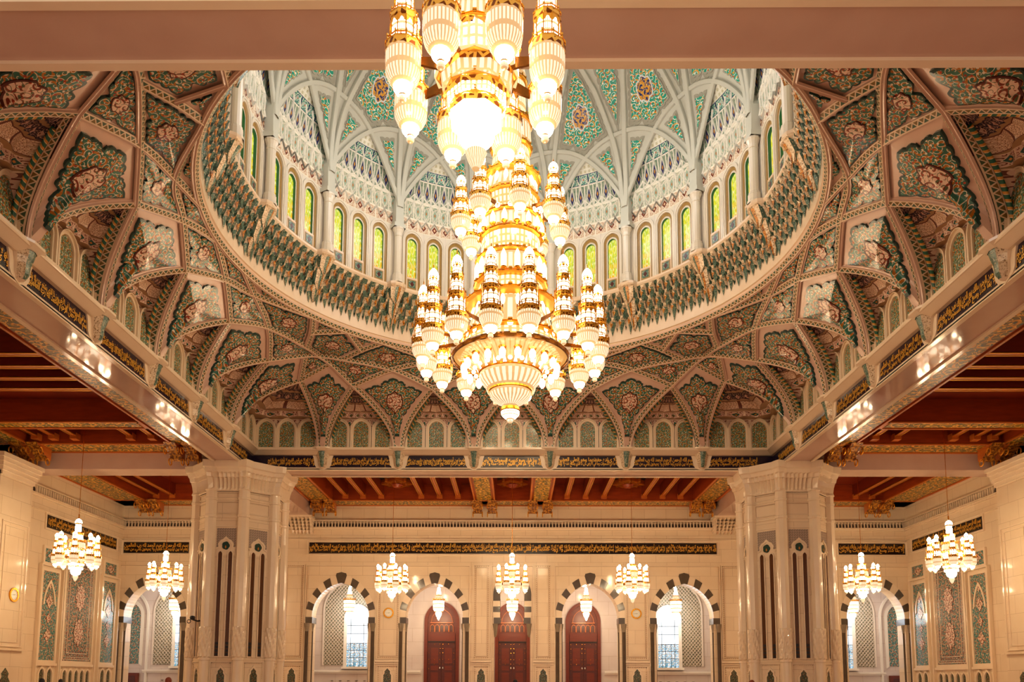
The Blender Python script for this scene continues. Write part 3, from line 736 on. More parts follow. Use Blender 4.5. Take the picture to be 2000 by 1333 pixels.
# muqarnas cornice: one bay of hanging cells, repeated 16 times
mb = MB(); NC = 9; dph = 22.5/NC
TI = [(1.497, 1.555, .950, .930, .0), (1.538, 1.598, .931, .908, .5), (1.580, 1.640, .909, .886, .0)]
for ti, (z0, z1, ra, rb, off) in enumerate(TI):
    for c in range(NC):
        pc = -11.25+(c+.5+off)*dph; col_here = (off == 0 and c in ()) or False
        hw = dph*.5; lw = .46; zm = z0+(z1-z0)*.30; zb = z0-(.018 if ti == 0 else .004)
        if ti == 0 and c % 4 == 0: zb -= .010
        rm = ra-.006
        T = cyl(pc, ra-.002, zb); ml = cyl(pc-hw*lw, ra-.001, zm); mr = cyl(pc+hw*lw, ra-.001, zm); mk = cyl(pc, rm-.007, zm+.002)
        ul = cyl(pc-hw, ra, z1-.012); ur = cyl(pc+hw, ra, z1-.012); uk = cyl(pc, (ra+rb)/2-.009, z1-.018)
        tl = cyl(pc-hw, rb-.002, z1); tr = cyl(pc+hw, rb-.002, z1); tk = cyl(pc, rb-.004, z1)
        i = mb.add([T, ml, mr, mk, ul, ur, uk, tl, tr, tk])
        mb.face((i, i+1, i+3), m_celteal); mb.face((i, i+3, i+2), m_celteal)
        mb.face((i+1, i+4, i+6, i+3), m_celcream); mb.face((i+3, i+6, i+5, i+2), m_celteal)
        mb.face((i+4, i+7, i+9, i+6), m_celteal); mb.face((i+6, i+9, i+8, i+5), m_celcream)
        # raised leaf on the keel, and the teal arris between the cells
        o = .0035
        a = cyl(pc-hw*.36, rm-.006-o, zm+.016); b = cyl(pc+hw*.36, rm-.006-o, zm+.016); t_ = cyl(pc, (ra+rb)/2-.012-o, z1-.014); d_ = cyl(pc, rm-.008-o, zm-.004)
        k_ = cyl(pc, rm-.012-o, zm+.016); i = mb.add([d_, a, b, t_, k_]); lm = m_umber
        mb.face((i, i+1, i+4), lm); mb.face((i, i+4, i+2), lm); mb.face((i+1, i+3, i+4), m_umber); mb.face((i+4, i+3, i+2), m_celcream)
        for sg in (-1,):
            e = pc+sg*hw; i = mb.add([cyl(e-hw*.14, ra-.001, z0+.012), cyl(e, ra-.012, z0+.016), cyl(e+hw*.14, ra-.001, z0+.012), cyl(e-hw*.14, rb-.001, z1), cyl(e, rb-.009, z1), cyl(e+hw*.14, rb-.001, z1), cyl(e, ra-.003, z0-.004)])
            mb.face((i, i+1, i+4, i+3), m_celteal); mb.face((i+1, i+2, i+5, i+4), m_celcream); mb.face((i, i+6, i+1), m_ndark); mb.face((i+1, i+6, i+2), m_ndark)
# pendant under each column (bay edge)
for e in (-11.25,):
    for (z0, z1, r0_, r1_, hw) in ((1.492, 1.54, .948, .925, 1.0), (1.535, 1.60, .925, .893, 1.5), (1.59, 1.645, .893, .862, 2.1)):
        R_ = []
        for z, r, w_ in ((z0-.012, r0_, .05), (z0+.012, r0_-.006, hw*.7), (z1-.004, r1_+.006, hw), (z1, r1_, hw*1.05)):
            R_.append([cyl(e-w_, .951, z), cyl(e-w_, r, z), cyl(e-w_*.4, r-.008, z), cyl(e, r-.013, z), cyl(e+w_*.4, r-.008, z), cyl(e+w_, r, z), cyl(e+w_, .951, z)])
        mb.grid(R_, None, None, mfun=lambda j, k: (m_celteal, m_celcream, m_celteal, m_umber, m_celcream, m_celteal)[k] if j < 2 else m_celcream)
mq = mb.obj('muqarnas_cornice', m_celteal, drum); mq['kind'] = 'stuff'
# balcony ledge of one bay, breaking forward round the column at its left end
mb = MB(); rows = []
for r, z in ((.951, 1.640), (.892, 1.641), (.887, 1.645), (.883, 1.652), (.883, 1.660), (.890, 1.662), (.951, 1.662)):
    row = []
    for i in range(17):
        ph = -11.25+22.5*i/16; row.append(cyl(ph, r, z))
    rows.append(row)
mb.grid(rows)
rows = []
for r, z, g in ((.0, 1.636, 0), (.862, 1.637, 1.9), (.855, 1.645, 2.15), (.851, 1.652, 2.3), (.851, 1.662, 2.3), (.92, 1.664, 2.3)):
    if g == 0: continue
    rows.append([cyl(-11.25-g*1.35, .9 if r < .9 else r, z), cyl(-11.25-g, r+.012, z), cyl(-11.25-g*.5, r, z), cyl(-11.25+g*.5, r, z), cyl(-11.25+g, r+.012, z), cyl(-11.25+g*1.35, .9 if r < .9 else r, z)])
mb.grid(rows)
bl = mb.obj('balcony_ledge', m_cone, drum)
# column with base, capital and block
mb = MB(); c = cyl(-11.25, .873, 0); c = (c[0], c[1], 0)
mb.lathe([(.0265, 1.662), (.0265, 1.672), (.024, 1.674), (.024, 1.694), (.0215, 1.697), (.0215, 1.702), (.0165, 1.706), (.0165, 1.868), (.0185, 1.870), (.0185, 1.873), (.017, 1.875), (.018, 1.885), (.023, 1.898), (.025, 1.900), (.025, 1.907)], 12, c, m_drumw)
cl = mb.obj('column', m_drumw, drum)
mb = MB(); rows = []
for hw, r, z in ((1.75, .853, 1.907), (1.75, .853, 1.924), (1.25, .858, 1.926), (1.15, .862, 2.03), (.3, .864, 2.075)):
    rows.append([cyl(-11.25-hw*1.1, .905, z), cyl(-11.25-hw, r, z), cyl(-11.25+hw, r, z), cyl(-11.25+hw*1.1, .905, z)])
mb.grid(rows); bk = mb.obj('column_block', m_plaster, drum)
# wall of one bay round its three windows, and muqarnas net above
mb = MB(); RF = .893
def wp(d0, R): return lambda p: cyl(d0+math.degrees(p[0]/.905), R, p[1])
for dph_ in (-6.3, 0, 6.3):
    outl = arch(.0488, .052, 8, 0, 1.881, foot=1.662)
    xs = sorted(set([round(p[0], 5) for p in outl]))
    for i in range(1, len(outl)-2):
        a, b = outl[i], outl[i+1]
        i0 = mb.add([wp(dph_, RF)(a), wp(dph_, RF)(b), wp(dph_, RF)((b[0], 1.95)), wp(dph_, RF)((a[0], 1.95))]); mb.face((i0, i0+1, i0+2, i0+3))
for s in (-1, 1):
    a, b = s*9.35, s*11.25; i0 = mb.add([cyl(a, RF, 1.66), cyl(b, RF, 1.66), cyl(b, RF, 1.95), cyl(a, RF, 1.95)]); mb.face((i0, i0+1, i0+2, i0+3))
dw = mb.obj('drum_wall', m_drumw, drum)
def zA(x): x = max(0, min(22.5, x)); return 2.02+.285*(1-(1-x/22.5)**2.45)
def zlow(d): return zA(min(11.25+d, 11.25-d)) if abs(d) < 11.25 else 2.02
def Rn(z):
    k = [(1.93, .893), (2.0, .892), (2.1, .886), (2.16, .877), (2.2, .864), (2.235, .846), (2.26, .830)]
    for (a, ra), (b, rb) in zip(k, k[1:]):
        if z <= b: return ra+(rb-ra)*max(0, (z-a))/(b-a)
    return k[-1][1]
def np_(d, z, o=0): return cyl(d, Rn(z)-o, z)
m_nt1 = cellmat('net_diamonds', rgb(222, 200, 176), rgb(190, 150, 120), rgb(236, 226, 206), rgb(120, 62, 48), rgb(226, 190, 150), 1.0)
m_nt2 = cellmat('net_hexagons', rgb(196, 190, 166), rgb(120, 150, 130), rgb(232, 226, 210), rgb(150, 170, 150), rgb(180, 110, 60), 1.0)
m_nt3 = cellmat('net_kites', rgb(150, 160, 140), rgb(90, 120, 100), rgb(232, 226, 210), rgb(44, 50, 96), rgb(200, 140, 50), 1.0)
m_nt4 = cellmat('net_arches', rgb(70, 140, 120), rgb(226, 226, 206), rgb(44, 50, 90), rgb(150, 190, 170), rgb(190, 90, 60), 1.0)
m_nt5 = cellmat('net_grid', rgb(226, 222, 200), rgb(200, 196, 170), rgb(238, 234, 220), rgb(170, 160, 110), rgb(240, 236, 220), .8)
mb = MB()
bands = [(1.93, 1.985, 7, m_nt1), (1.985, 2.065, 9, m_nt2), (2.065, 2.165, 9, m_nt3), (2.165, 2.205, 8, m_nt4), (2.205, 2.27, 18, m_nt5)]
for z0, z1, nc, mt_ in bands:
    rows = []; uvs = []
    for j in range(4):
        z = z0+(z1-z0)*j/3; rows.append([np_(-11.25+22.5*i/24, z) for i in range(25)]); uvs.append([(nc*i/24, j/3*(1 if nc < 18 else 4)) for i in range(25)])
    mb.grid(rows, mt_, uvs)
nn_ = mb.obj('muqarnas_vault', m_nt1, drum)
# white ribs of the net (raised strips)
mb = MB()
def strip(d0, z0, d1, z1, w=.0030, o=.006):
    N = 4 if abs(z1-z0) > .03 else 2; pts = []
    for i in range(N+1):
        f = i/N; d = d0+(d1-d0)*f; z = z0+(z1-z0)*f
        if z > zlow(d)-.002: return
        pts.append((d, z))
    dz = (z1-z0); dx = (d1-d0)*.0155; L = hypot(dx, dz) or 1; nx, nz = -dz/L, dx/L
    A = [cyl(d-nx*w/.0155, Rn(z)-.0005, z-nz*w) for d, z in pts]; B_ = [cyl(d, Rn(z)-o, z) for d, z in pts]; Cc = [cyl(d+nx*w/.0155, Rn(z)-.0005, z+nz*w) for d, z in pts]
    mb.grid([A, B_, Cc])
step = 22.5/9
for i in range(-6, 7):
    d = i*step
    strip(d-step/2, 2.065, d, 2.165); strip(d+step/2, 2.065, d, 2.165)
    strip(d-step*.5, 2.065, d-step*.28, 2.04); strip(d+step*.5, 2.065, d+step*.28, 2.04)
    strip(d-step*.28, 2.04, d-step*.28, 2.005); strip(d+step*.28, 2.04, d+step*.28, 2.005)
    strip(d-step*.28, 2.005, d, 1.985); strip(d+step*.28, 2.005, d, 1.985)
    strip(d-step*.5, 2.10, d, 2.075); strip(d+step*.5, 2.10, d, 2.075); strip(d-step*.5, 2.065, d, 2.075); strip(d+step*.5, 2.065, d, 2.075)
    strip(d-step*.28, 2.04, d+step*.28, 2.055, .002); strip(d, 2.165, d-step*.35, 2.19); strip(d, 2.165, d+step*.35, 2.19)
    for s in (-1, 1): strip(d, 1.985, d+s*step*.5, 1.955); strip(d+s*step*.5, 1.955, d+s*step, 1.985)
nr = mb.obj('net_rib', m_net, drum); nr['kind'] = 'stuff'
# dome shell of one bay, with its arch ribs
def rho(z): return .87*sqrt(max(0, 1-((z-2.0)/.873)**2))
def dp(phi, z, o=0): return cyl(phi, rho(z)-o, z)
mb = MB(); rows = []
for j in range(22):
    row = []
    for i in range(25):
        d = -11.25+22.5*i/24; z0 = zlow(d); f = j/21; zz = z0+(2.868-z0)*sin(f*pi/2); row.append(dp(d, min(zz, 2.8729)))
    rows.append(row)
mb.grid(rows); sh = mb.obj('dome_shell', m_plaster, dome, smooth=True)
DC = Vector((0, YC, 2.0))
def drib(pts, w, h, nm):
    m = MB(); R = []
    sec = [(-1, -.002), (-1, .75), (-.8, 1.0), (.8, 1.0), (1, .75), (1, -.002)]
    for i, p in enumerate(pts):
        t = (pts[min(i+1, len(pts)-1)]-pts[max(0, i-1)]).normalized(); n = (DC-p).normalized(); n = (n-t*n.dot(t)).normalized(); b = t.cross(n)
        R.append([tuple(p+b*w*.5*x+n*h*y) for x, y in sec])
    m.grid(R); return m.obj(nm, m_plaster, dome)
ptsA = []
for i in range(41):
    x = 45*i/40; z = zA(x if x <= 22.5 else 45-x); ptsA.append(Vector(dp(-11.25+x, z)))
ra_ = drib(ptsA, .017, .012, 'arch_rib')
BZ = [(0.2, 2.0), (.6, 2.05), (1.05, 2.18), (1.9, 2.29), (4.5, 2.44), (6.3, 2.502), (11.25, 2.60), (22.5, 2.72), (33.75, 2.78), (45, 2.80)]
cm = catmull([Vector((a, z, 0)) for a, z in BZ], 4); ptsB = [q for i in range(len(BZ)-1) for q in cm[i][:-1]]
rb1 = drib([Vector(dp(-11.25+q.x, q.y)) for q in ptsB], .021, .016, 'long_rib')
rb2 = drib([Vector(dp(-11.25-q.x, q.y)) for q in ptsB], .021, .016, 'long_rib')
bayobjs = [mq, bl, cl, bk, dw, nn_, nr, sh, ra_, rb1, rb2]
DK = dict(field=m_plaster, tile=m_dtile, rim=m_drim, med=m_dmed, mrim=m_dmedrim, cen=DC)
def dproj(p, h):
    d = p-DC; k = sqrt((d.x*d.x+d.y*d.y)/.87**2+d.z*d.z/.873**2); return DC+d*((1-h/.87)/k)
def dpanel(outline, centre, kw, back=True):
    """scalloped tile panel on the dome given by (phi, z) corners"""
    segs = []
    for i in range(len(outline)):
        a, b = outline[i], outline[(i+1) % len(outline)]
        segs.append([Vector(dp(a[0]+(b[0]-a[0])*t/4, a[1]+(b[1]-a[1])*t/4, .001)) for t in range(5)])
    before = set(dome.children)
    k2 = dict(DK); k2.update(kw); k2['proj'] = lambda p, h: Vector(dproj(p, h))
    coffer(segs, None, dome, k2)
    new = [o for o in dome.children if o not in before]
    for o in new:
        if o.name.startswith('coffer'): bpy.data.objects.remove(o); new = [q for q in new if q is not o]; break
    return new
newp = []
kite = [(0, 2.285), (6.9, 2.327), (5.9, 2.386), (4.5, 2.45), (2.6, 2.515), (0, 2.56), (-2.6, 2.515), (-4.5, 2.45), (-5.9, 2.386), (-6.9, 2.327)]
def grow(o, k, c): return [(c[0]+(a-c[0])*k, c[1]+(z-c[1])*k) for a, z in o]
newp += dpanel(kite, None, dict(scale=1.0, lobe=.022, th=.006, med=m_dmed, amin=.001, mr=.17, long=True, axis=pi/2))
nar = [(0, 2.336), (1.3, 2.40), (2.8, 2.46), (3.7, 2.53), (2.4, 2.61), (0, 2.66), (-2.4, 2.61), (-3.7, 2.53), (-2.8, 2.46), (-1.3, 2.40)]
newp += dpanel([(a-11.25, z) for a, z in nar], None, dict(scale=1.0, lobe=.02, th=.006, med=None))
for s in (1, -1):
    tri = [(2.3*s, 2.142), (3.6*s, 2.262), (7.2*s, 2.246)]
    newp += dpanel([(a-11.25, z) for a, z in tri], None, dict(scale=1.0, lobe=.018, th=.006, med=None))
# plain relief borders behind the dome panels
for o_, c_, k_ in ((kite, (0, 2.40), 1.13), ([(a-11.25, z) for a, z in nar], (-11.25, 2.5), 1.18), ([(2.3-11.25, 2.142), (3.6-11.25, 2.262), (7.2-11.25, 2.246)], (-11.25+4.4, 2.217), 1.28), ([(-2.3-11.25, 2.142), (-3.6-11.25, 2.262), (-7.2-11.25, 2.246)], (-11.25-4.4, 2.217), 1.28)):
    newp += dpanel(grow(o_, k_, c_), None, dict(scale=1.0, lobe=.03, th=.0025, med=None, tile=m_drim, rim=m_drim))
bayobjs += newp
for k in range(1, 16):
    a = -2*pi*k/16
    for o in bayobjs:
        c_ = spin(o, a)
        for ch in o.children: link_copy(ch, c_)
# windows of the drum: a setting object each
def drum_window(phi, idx):
    w_ = empty('window_%d' % idx, cyl(phi, .905, 1.72), 'arched yellow-green stained glass window of the drum, %s' % WHERE(phi), 'window', kind='structure')
    return w_
def WHERE(phi):
    p = (phi+180) % 360-180
    bay = round(p/22.5); sub = round((p-bay*22.5)/6.3)
    sd = 'at the far middle' if bay == 0 else ('%s bay to the %s of the far middle' % (('first', 'second', 'third', 'fourth', 'fifth', 'sixth', 'seventh', 'eighth')[abs(bay)-1], 'right' if bay > 0 else 'left'))
    return '%s light of the %s' % (('left', 'middle', 'right')[sub+1], sd if bay else 'bay at the far middle')
def wf(R): return lambda p: cyl(math.degrees(p[0]/.905), R, p[1])
first = None; idx = 0
for bay in range(-6, 7):
    for dphi in (-6.3, 0, 6.3):
        phi = bay*22.5+dphi
        if abs(phi) > 128: continue
        idx += 1; root = drum_window(phi, idx)
        if first is None:
            first = []
            g = MB(); outl = arch(.0212, .024, 8, 0, 1.874, foot=1.7195); pp = [wf(.911)(p) for p in outl]; i = g.add(pp); g.face([i+q for q in range(len(pp))], m_stain, [(p[0]/.05+.5, (p[1]-1.72)/.18*1.0) for p in outl]); first.append(('glass', g, m_stain))
            f = MB(); o0 = arch(.0212, .024, 8, 0, 1.874, foot=1.662); o1 = arch(.0262, .030, 8, 0, 1.876, foot=1.662); o2 = arch(.0362, .041, 8, 0, 1.878, foot=1.662); o3 = arch(.0492, .053, 8, 0, 1.880, foot=1.662)
            f.ring2(o0, o1, wf(.912), wf(.899), m_drumw, m_reveal); first.append(('inner_frame', f, m_drumw))
            f = MB(); f.ring2(o1, o2, wf(.902), wf(.897), m_ochre); first.append(('ochre_band', f, m_ochre))
            f = MB(); f.ring2(o2, arch(.0425, .047, 8, 0, 1.879, foot=1.662), wf(.9), wf(.890), m_drumw); f.ring2(arch(.0425, .047, 8, 0, 1.879, foot=1.662), o3, wf(.9), wf(.887), m_drumw); first.append(('outer_frame', f, m_drumw))
            f = MB(); f.prism([(-.0262, 1.664), (.0262, 1.664), (.0262, 1.7195), (-.0262, 1.7195)], wf(.912), wf(.896), m_cone); f.prism([(-.021, 1.668), (.021, 1.668), (.021, 1.710), (-.021, 1.710)], wf(.896), wf(.8945), m_ochre); f.prism([(-.016, 1.673), (.016, 1.673), (.016, 1.705), (-.016, 1.705)], wf(.8945), wf(.8935), m_celteal)
            f.prism([(0, 1.677), (.009, 1.689), (0, 1.701), (-.009, 1.689)], wf(.8935), wf(.8925), m_medrim); first.append(('sill_tile', f, m_cone))
            first = [(nm, m.obj(nm, mt)) for nm, m, mt in first]; protos = first; keep = True
        for nm, o in first:
            c_ = o.copy(); C.objects.link(c_); R = Matrix.Rotation(-radians(phi), 4, 'Z'); cc = Vector((0, YC*SC, 0)); c_.parent = root
            c_.matrix_local = Matrix.Translation(-root.location) @ Matrix.Translation(cc) @ R @ Matrix.Translation(-cc)
for nm, o in first: bpy.data.objects.remove(o)
# ================================================================ walls, arcade, gallery, piers, wooden ceilings
ZF = -EYE/SC
fl = MB(); fl.box(-3.2, 3.2, -.6, 5.6, ZF-.02, ZF)
m_rug = arabesque('patterned_carpet', rgb(214, 160, 138), rgb(176, 150, 130), rgb(234, 212, 188), rgb(160, 90, 80), 8, rough=.9, gvar=.05)
setp(fl.obj('floor', m_rug), 'patterned prayer carpet floor below the frame', 'floor', kind='structure')
wr = empty('wall_rear', (0, YR, 0), 'ivory marble rear wall with striped arches, frieze and inscription', 'wall', kind='structure')
ga = empty('wall_gallery', (0, 5.33, 0), 'pale wall of the gallery seen through the rear arches', 'wall', kind='structure')
def fR(d): return lambda p: (p[0], YR-d, p[1])
def fG(d): return lambda p: (p[0], 5.33-d, p[1])
def rect(x0, x1, z0, z1): return [(x0, z0), (x1, z0), (x1, z1), (x0, z1)]
def frame(mb, x0, x1, z0, z1, w, F0, F1, m=None):
    o = rect(x0, x1, z0, z1)+[(x0, z0)]; i = rect(x0+w, x1-w, z0+w, z1-w)+[(x0+w, z0+w)]; mb.ring2(i, o, F0, F1, m)
def wall_strip(mb, F, x0, x1, z0, z1, outl=None, m=None):
    def q(a, b, c, d):
        if abs(b-a) < 1e-6 or abs(d-c) < 1e-6: return
        i = mb.add([F((a, c)), F((b, c)), F((b, d)), F((a, d))]); mb.face((i, i+1, i+2, i+3), m)
    if not outl: q(x0, x1, z0, z1); return
    q(x0, outl[0][0], z0, z1); q(outl[-1][0], x1, z0, z1)
    for a, b in zip(outl, outl[1:]):
        if abs(b[0]-a[0]) < 1e-6: continue
        i = mb.add([F(a), F(b), F((b[0], z1)), F((a[0], z1))]); mb.face((i, i+1, i+2, i+3), m)
ZTOP = 1.3
ARCH = [(-2.24, .178), (-1.066, .178), (-.4835, .178), (0, .075), (.4835, .178), (1.066, .178), (2.24, .178)]
def outline(c, w, n=14):
    if w < .1: return [(c-.112, ZF), (c-.112, .345), (c-w, .376)]+arch(w, .09, 8, c, .50)+[(c+w, .376), (c+.112, .345), (c+.112, ZF)]
    return arch(w, .214, n, c, .376, foot=ZF)
mb = MB(); xs = [-XW-.1]+[(a[0]+b[0])/2 for a, b in zip(ARCH, ARCH[1:])]+[XW+.1]
for (c, w), a, b in zip(ARCH, xs, xs[1:]):
    o = outline(c, w); wall_strip(mb, fR(0), a, b, ZF, ZTOP, o)
    r = MB(); i = None
    A = [fR(0)(p) for p in o]; Bq = [fR(-.10)(p) for p in o]; mb.grid([A, Bq])
    # back face towards the gallery
    wall_strip(mb, fR(-.10), a, b, ZF, .95, o)
mb.obj('wall_face', m_ivory, wr)
# striped arch stones
m_vd = m_dstone
for c, w in ARCH:
    big = w > .1
    N = 15
    if big:
        I = arch(.178, .214, 60, c, .376); O = arch(.218, .270, 60, c, .376)
        n = len(I)-1
        for k in range(N):
            a, b = int(round(n*k/N)), int(round(n*(k+1)/N)); dark = k % 2 == 1
            s = MB(); ii = I[a:b+1]; oo = O[a:b+1]
            if k == 7: oo = [(c-.034, oo[0][1]-.004), (c-.03, oo[len(oo)//2][1]+.004)]+[(c, oo[len(oo)//2][1]+.012)]+[(c+.03, oo[len(oo)//2][1]+.004), (c+.034, oo[-1][1]-.004)]; ii = [ii[0], ii[len(ii)//4], ii[len(ii)//2], ii[3*len(ii)//4], ii[-1]]
            poly = ii+oo[::-1]
            s.prism(poly, fR(-.02), fR(.005 if dark else .003), None)
            # soffit of the stone
            q = [fR(.004)(p) for p in ii]; q2 = [fR(-.10)(p) for p in ii]; s.grid([q, q2])
            s.obj('voussoir', m_vd if dark else m_ivory2, wr)
    else:
        for s_ in (-1, 1):
            for k, (z0, z1) in enumerate(((.376, .41), (.41, .445), (.445, .48), (.48, .52))):
                s = MB(); x0, x1 = sorted((c+s_*w, c+s_*.118)); s.prism(rect(x0, x1, z0, z1), fR(-.1), fR(.004)); s.obj('voussoir', m_vd if k % 2 else m_ivory2, wr)
            I = arch(w, .09, 12, c, .52); O = arch(.118, .125, 12, c, .52)
            I = I[:13] if s_ < 0 else I[12:]; O = O[:13] if s_ < 0 else O[12:]
            for k in range(3):
                a, b = k*4, k*4+4; dark = (k if s_ < 0 else 2-k) % 2 == 0
                s = MB(); s.prism(I[a:b+1]+O[a:b+1][::-1], fR(-.02), fR(.004)); s.obj('voussoir', m_vd if dark else m_ivory2, wr)
    # imposts, capitals, colonnettes
    for s_ in (-1, 1):
        xi = c+s_*(.178 if big else .075); xo = c+s_*(.218 if big else .112)
        s = MB(); x0, x1 = sorted((xi-s_*.004, xo+s_*.002)); s.prism(rect(x0, x1, .338, .376), fR(-.10), fR(.006)); s.obj('impost', m_dstone, wr)
        if big:
            for dx, dy in ((.030, .012), (.008, -.02)):
                cx_ = c+s_*(.178+dx-.004); s = MB(); s.lathe([(.010, .285), (.012, .288), (.0125, .30), (.016, .318), (.0175, .338)], 10, (cx_, YR-dy, 0), m_capst); s.obj('capital', m_capst, wr)
                s = MB(); s.lathe([(.0105, ZF), (.0105, .285), (.0125, .287)], 10, (cx_, YR-dy, 0)); s.obj('colonnette', m_dstone, wr, smooth=True)
        else:
            s = MB(); s.lathe([(.004, .255), (.010, .27), (.012, .30), (.018, .338)], 8, (c+s_*.103, YR-.002, 0), m_capst); s.obj('console', m_capst, wr)
# mouldings, frames, frieze, inscription
mb = MB()
for z0, z1, d in ((.985, .992, .012), (.978, .985, .022), (.935, .941, .022), (.925, .935, .012), (.862, .868, .012)):
    mb.box(-XW, XW, YR-d, YR+.01, z0, z1)
for x0, x1 in ((-1.285, 1.285), (-2.45, -2.02), (2.02, 2.45)):
    frame(mb, x0, x1, .765, .858, .006, fR(0), fR(.007))
mb.obj('moulding', m_ivory2, wr)
fz = MB(); x = -2.44
while x < 2.44:
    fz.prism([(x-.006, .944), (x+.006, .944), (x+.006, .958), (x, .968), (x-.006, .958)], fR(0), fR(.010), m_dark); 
    fz.prism([(x+.007, .942), (x+.013, .942), (x+.013, .974), (x+.010, .977), (x+.007, .974)], fR(0), fR(.018), m_ivory2); x += .02
o = fz.obj('frieze', m_dark, wr); o['kind'] = 'stuff'
for x0, x1, t0 in ((-1.272, 1.272, 0), (-2.44, -2.03, 2), (2.03, 2.44, 3)):
    b_ = MB(); b_.prism(rect(x0, x1, .776, .845), fR(0), fR(.003)); b_.obj('inscription_band', m_bandr, wr)
    n = max(1, int(round((x1-x0)/.32)))
    for i in range(n):
        a0 = x0+(x1-x0)*i/n; a1 = x0+(x1-x0)*(i+1)/n; inscription(wr, lambda a, z, d: (a, YR-.0035-d, z), a0+.004, a1-.004, .781, .840, t0+i)
mb = MB(); bead = MB()
def beads(mb_, x0, x1, z0, z1, F1, F2, step=.0125):
    n = int((z1-z0)/step)
    for i in range(n+1):
        z = z0+(z1-z0)*i/n
        for x in (x0, x1): mb_.prism([(x-.0022, z), (x, z-.0035), (x+.0022, z), (x, z+.0035)], F1, F2)
    n = int((x1-x0)/step)
    for i in range(n+1):
        x = x0+(x1-x0)*i/n
        for z in (z0, z1): mb_.prism([(x-.0035, z), (x, z-.0022), (x+.0035, z), (x, z+.0022)], F1, F2)
PIL = [(-1.411, -1.306), (-.827, -.7075), (-.232, -.149), (.149, .232), (.7075, .827), (1.306, 1.411)]
for x0, x1 in PIL:
    frame(mb, x0-.012, x1+.012, .118, .705, .004, fR(0), fR(.007)); frame(mb, x0+.006, x1-.006, .135, .690, .003, fR(0), fR(.004))
    beads(bead, x0+.001, x1-.001, .128, .697, fR(0), fR(.005)); frame(bead, x0+.0065, x1-.0065, .1365, .6885, .0015, fR(0), fR(.0045))  # brown beads, and a thin tan frame with groove shade put into its colour
    mb.box(x0-.02, x1+.02, YR-.012, YR, .100, .112); mb.box(x0-.02, x1+.02, YR-.009, YR, .088, .093)
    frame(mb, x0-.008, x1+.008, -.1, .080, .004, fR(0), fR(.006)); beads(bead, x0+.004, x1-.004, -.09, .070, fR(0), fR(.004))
    c = (x0+x1)/2; nk = [(c-.030, ZF+.01), (c-.030, .02), (c-.020, .03), (c-.022, .042), (c-.008, .054), (c, .062), (c+.008, .054), (c+.022, .042), (c+.020, .03), (c+.030, .02), (c+.030, ZF+.01)]
    nk = [(c+(x-c)*.80, z) for x, z in nk]
    n_ = MB(); n_.prism(nk, fR(0), fR(.002), m_nichep, m_ndark); n_.obj('niche_panel', m_nichep, wr)
    big_ = [(c+(x-c)*1.5, .02+(z-.02)*1.14) for x, z in nk]; n_ = MB(); n_.ring2(nk, big_, fR(0), fR(.006)); n_.obj('niche_frame', m_ivory2, wr)
for c, w in ARCH:
    hw = .2175 if w > .1 else .1275
    frame(mb, c-hw-.004, c+hw+.004, ZF, .702, .005, fR(0), fR(.010)); frame(bead, c-hw+.001, c+hw-.001, ZF, .697, .0015, fR(0), fR(.003))  # tan line painted inside each arch frame as its groove shade
mb.obj('panel_frame', m_ivory2, wr); o = bead.obj('bead_border_and_groove_shade', m_tan, wr); o['kind'] = 'stuff'
# console capitals on the rear wall under the beams
def muq_console(mb, cx, cy, hw, z0, z1, d):
    """stepped console on a wall facing -Y at cy"""
    for i in range(5):
        f0, f1 = i/5, (i+1)/5; n = 6; dd = d*(.25+.75*f1); za, zb = z0+(z1-z0)*f0, z0+(z1-z0)*f1; h = hw*(.86+.14*f1)
        for k in range(n):
            x0 = cx-h+2*h*k/n; x1 = x0+2*h/n; xm = (x0+x1)/2
            j = mb.add([(x0, cy, za), (xm, cy-dd*.75, za-.006), (x1, cy, za), (x0, cy-dd*.8, zb), (xm, cy-dd, zb), (x1, cy-dd*.8, zb), (x0, cy, zb), (x1, cy, zb)])
            mb.face((j, j+1, j+4, j+3)); mb.face((j+1, j+2, j+5, j+4)); mb.face((j+3, j+4, j+5, j+7, j+6)); mb.face((j, j+3, j+6)); mb.face((j+2, j+7, j+5))
    mb.box(cx-hw*1.05, cx+hw*1.05, cy-d*1.05, cy, z1, z1+.012)
mb = MB()
for x in (-1.317, 1.317): muq_console(mb, x, YR, .075, .90, 1.0-.012, .10)
mb.obj('wall_console', m_ivory2, wr)
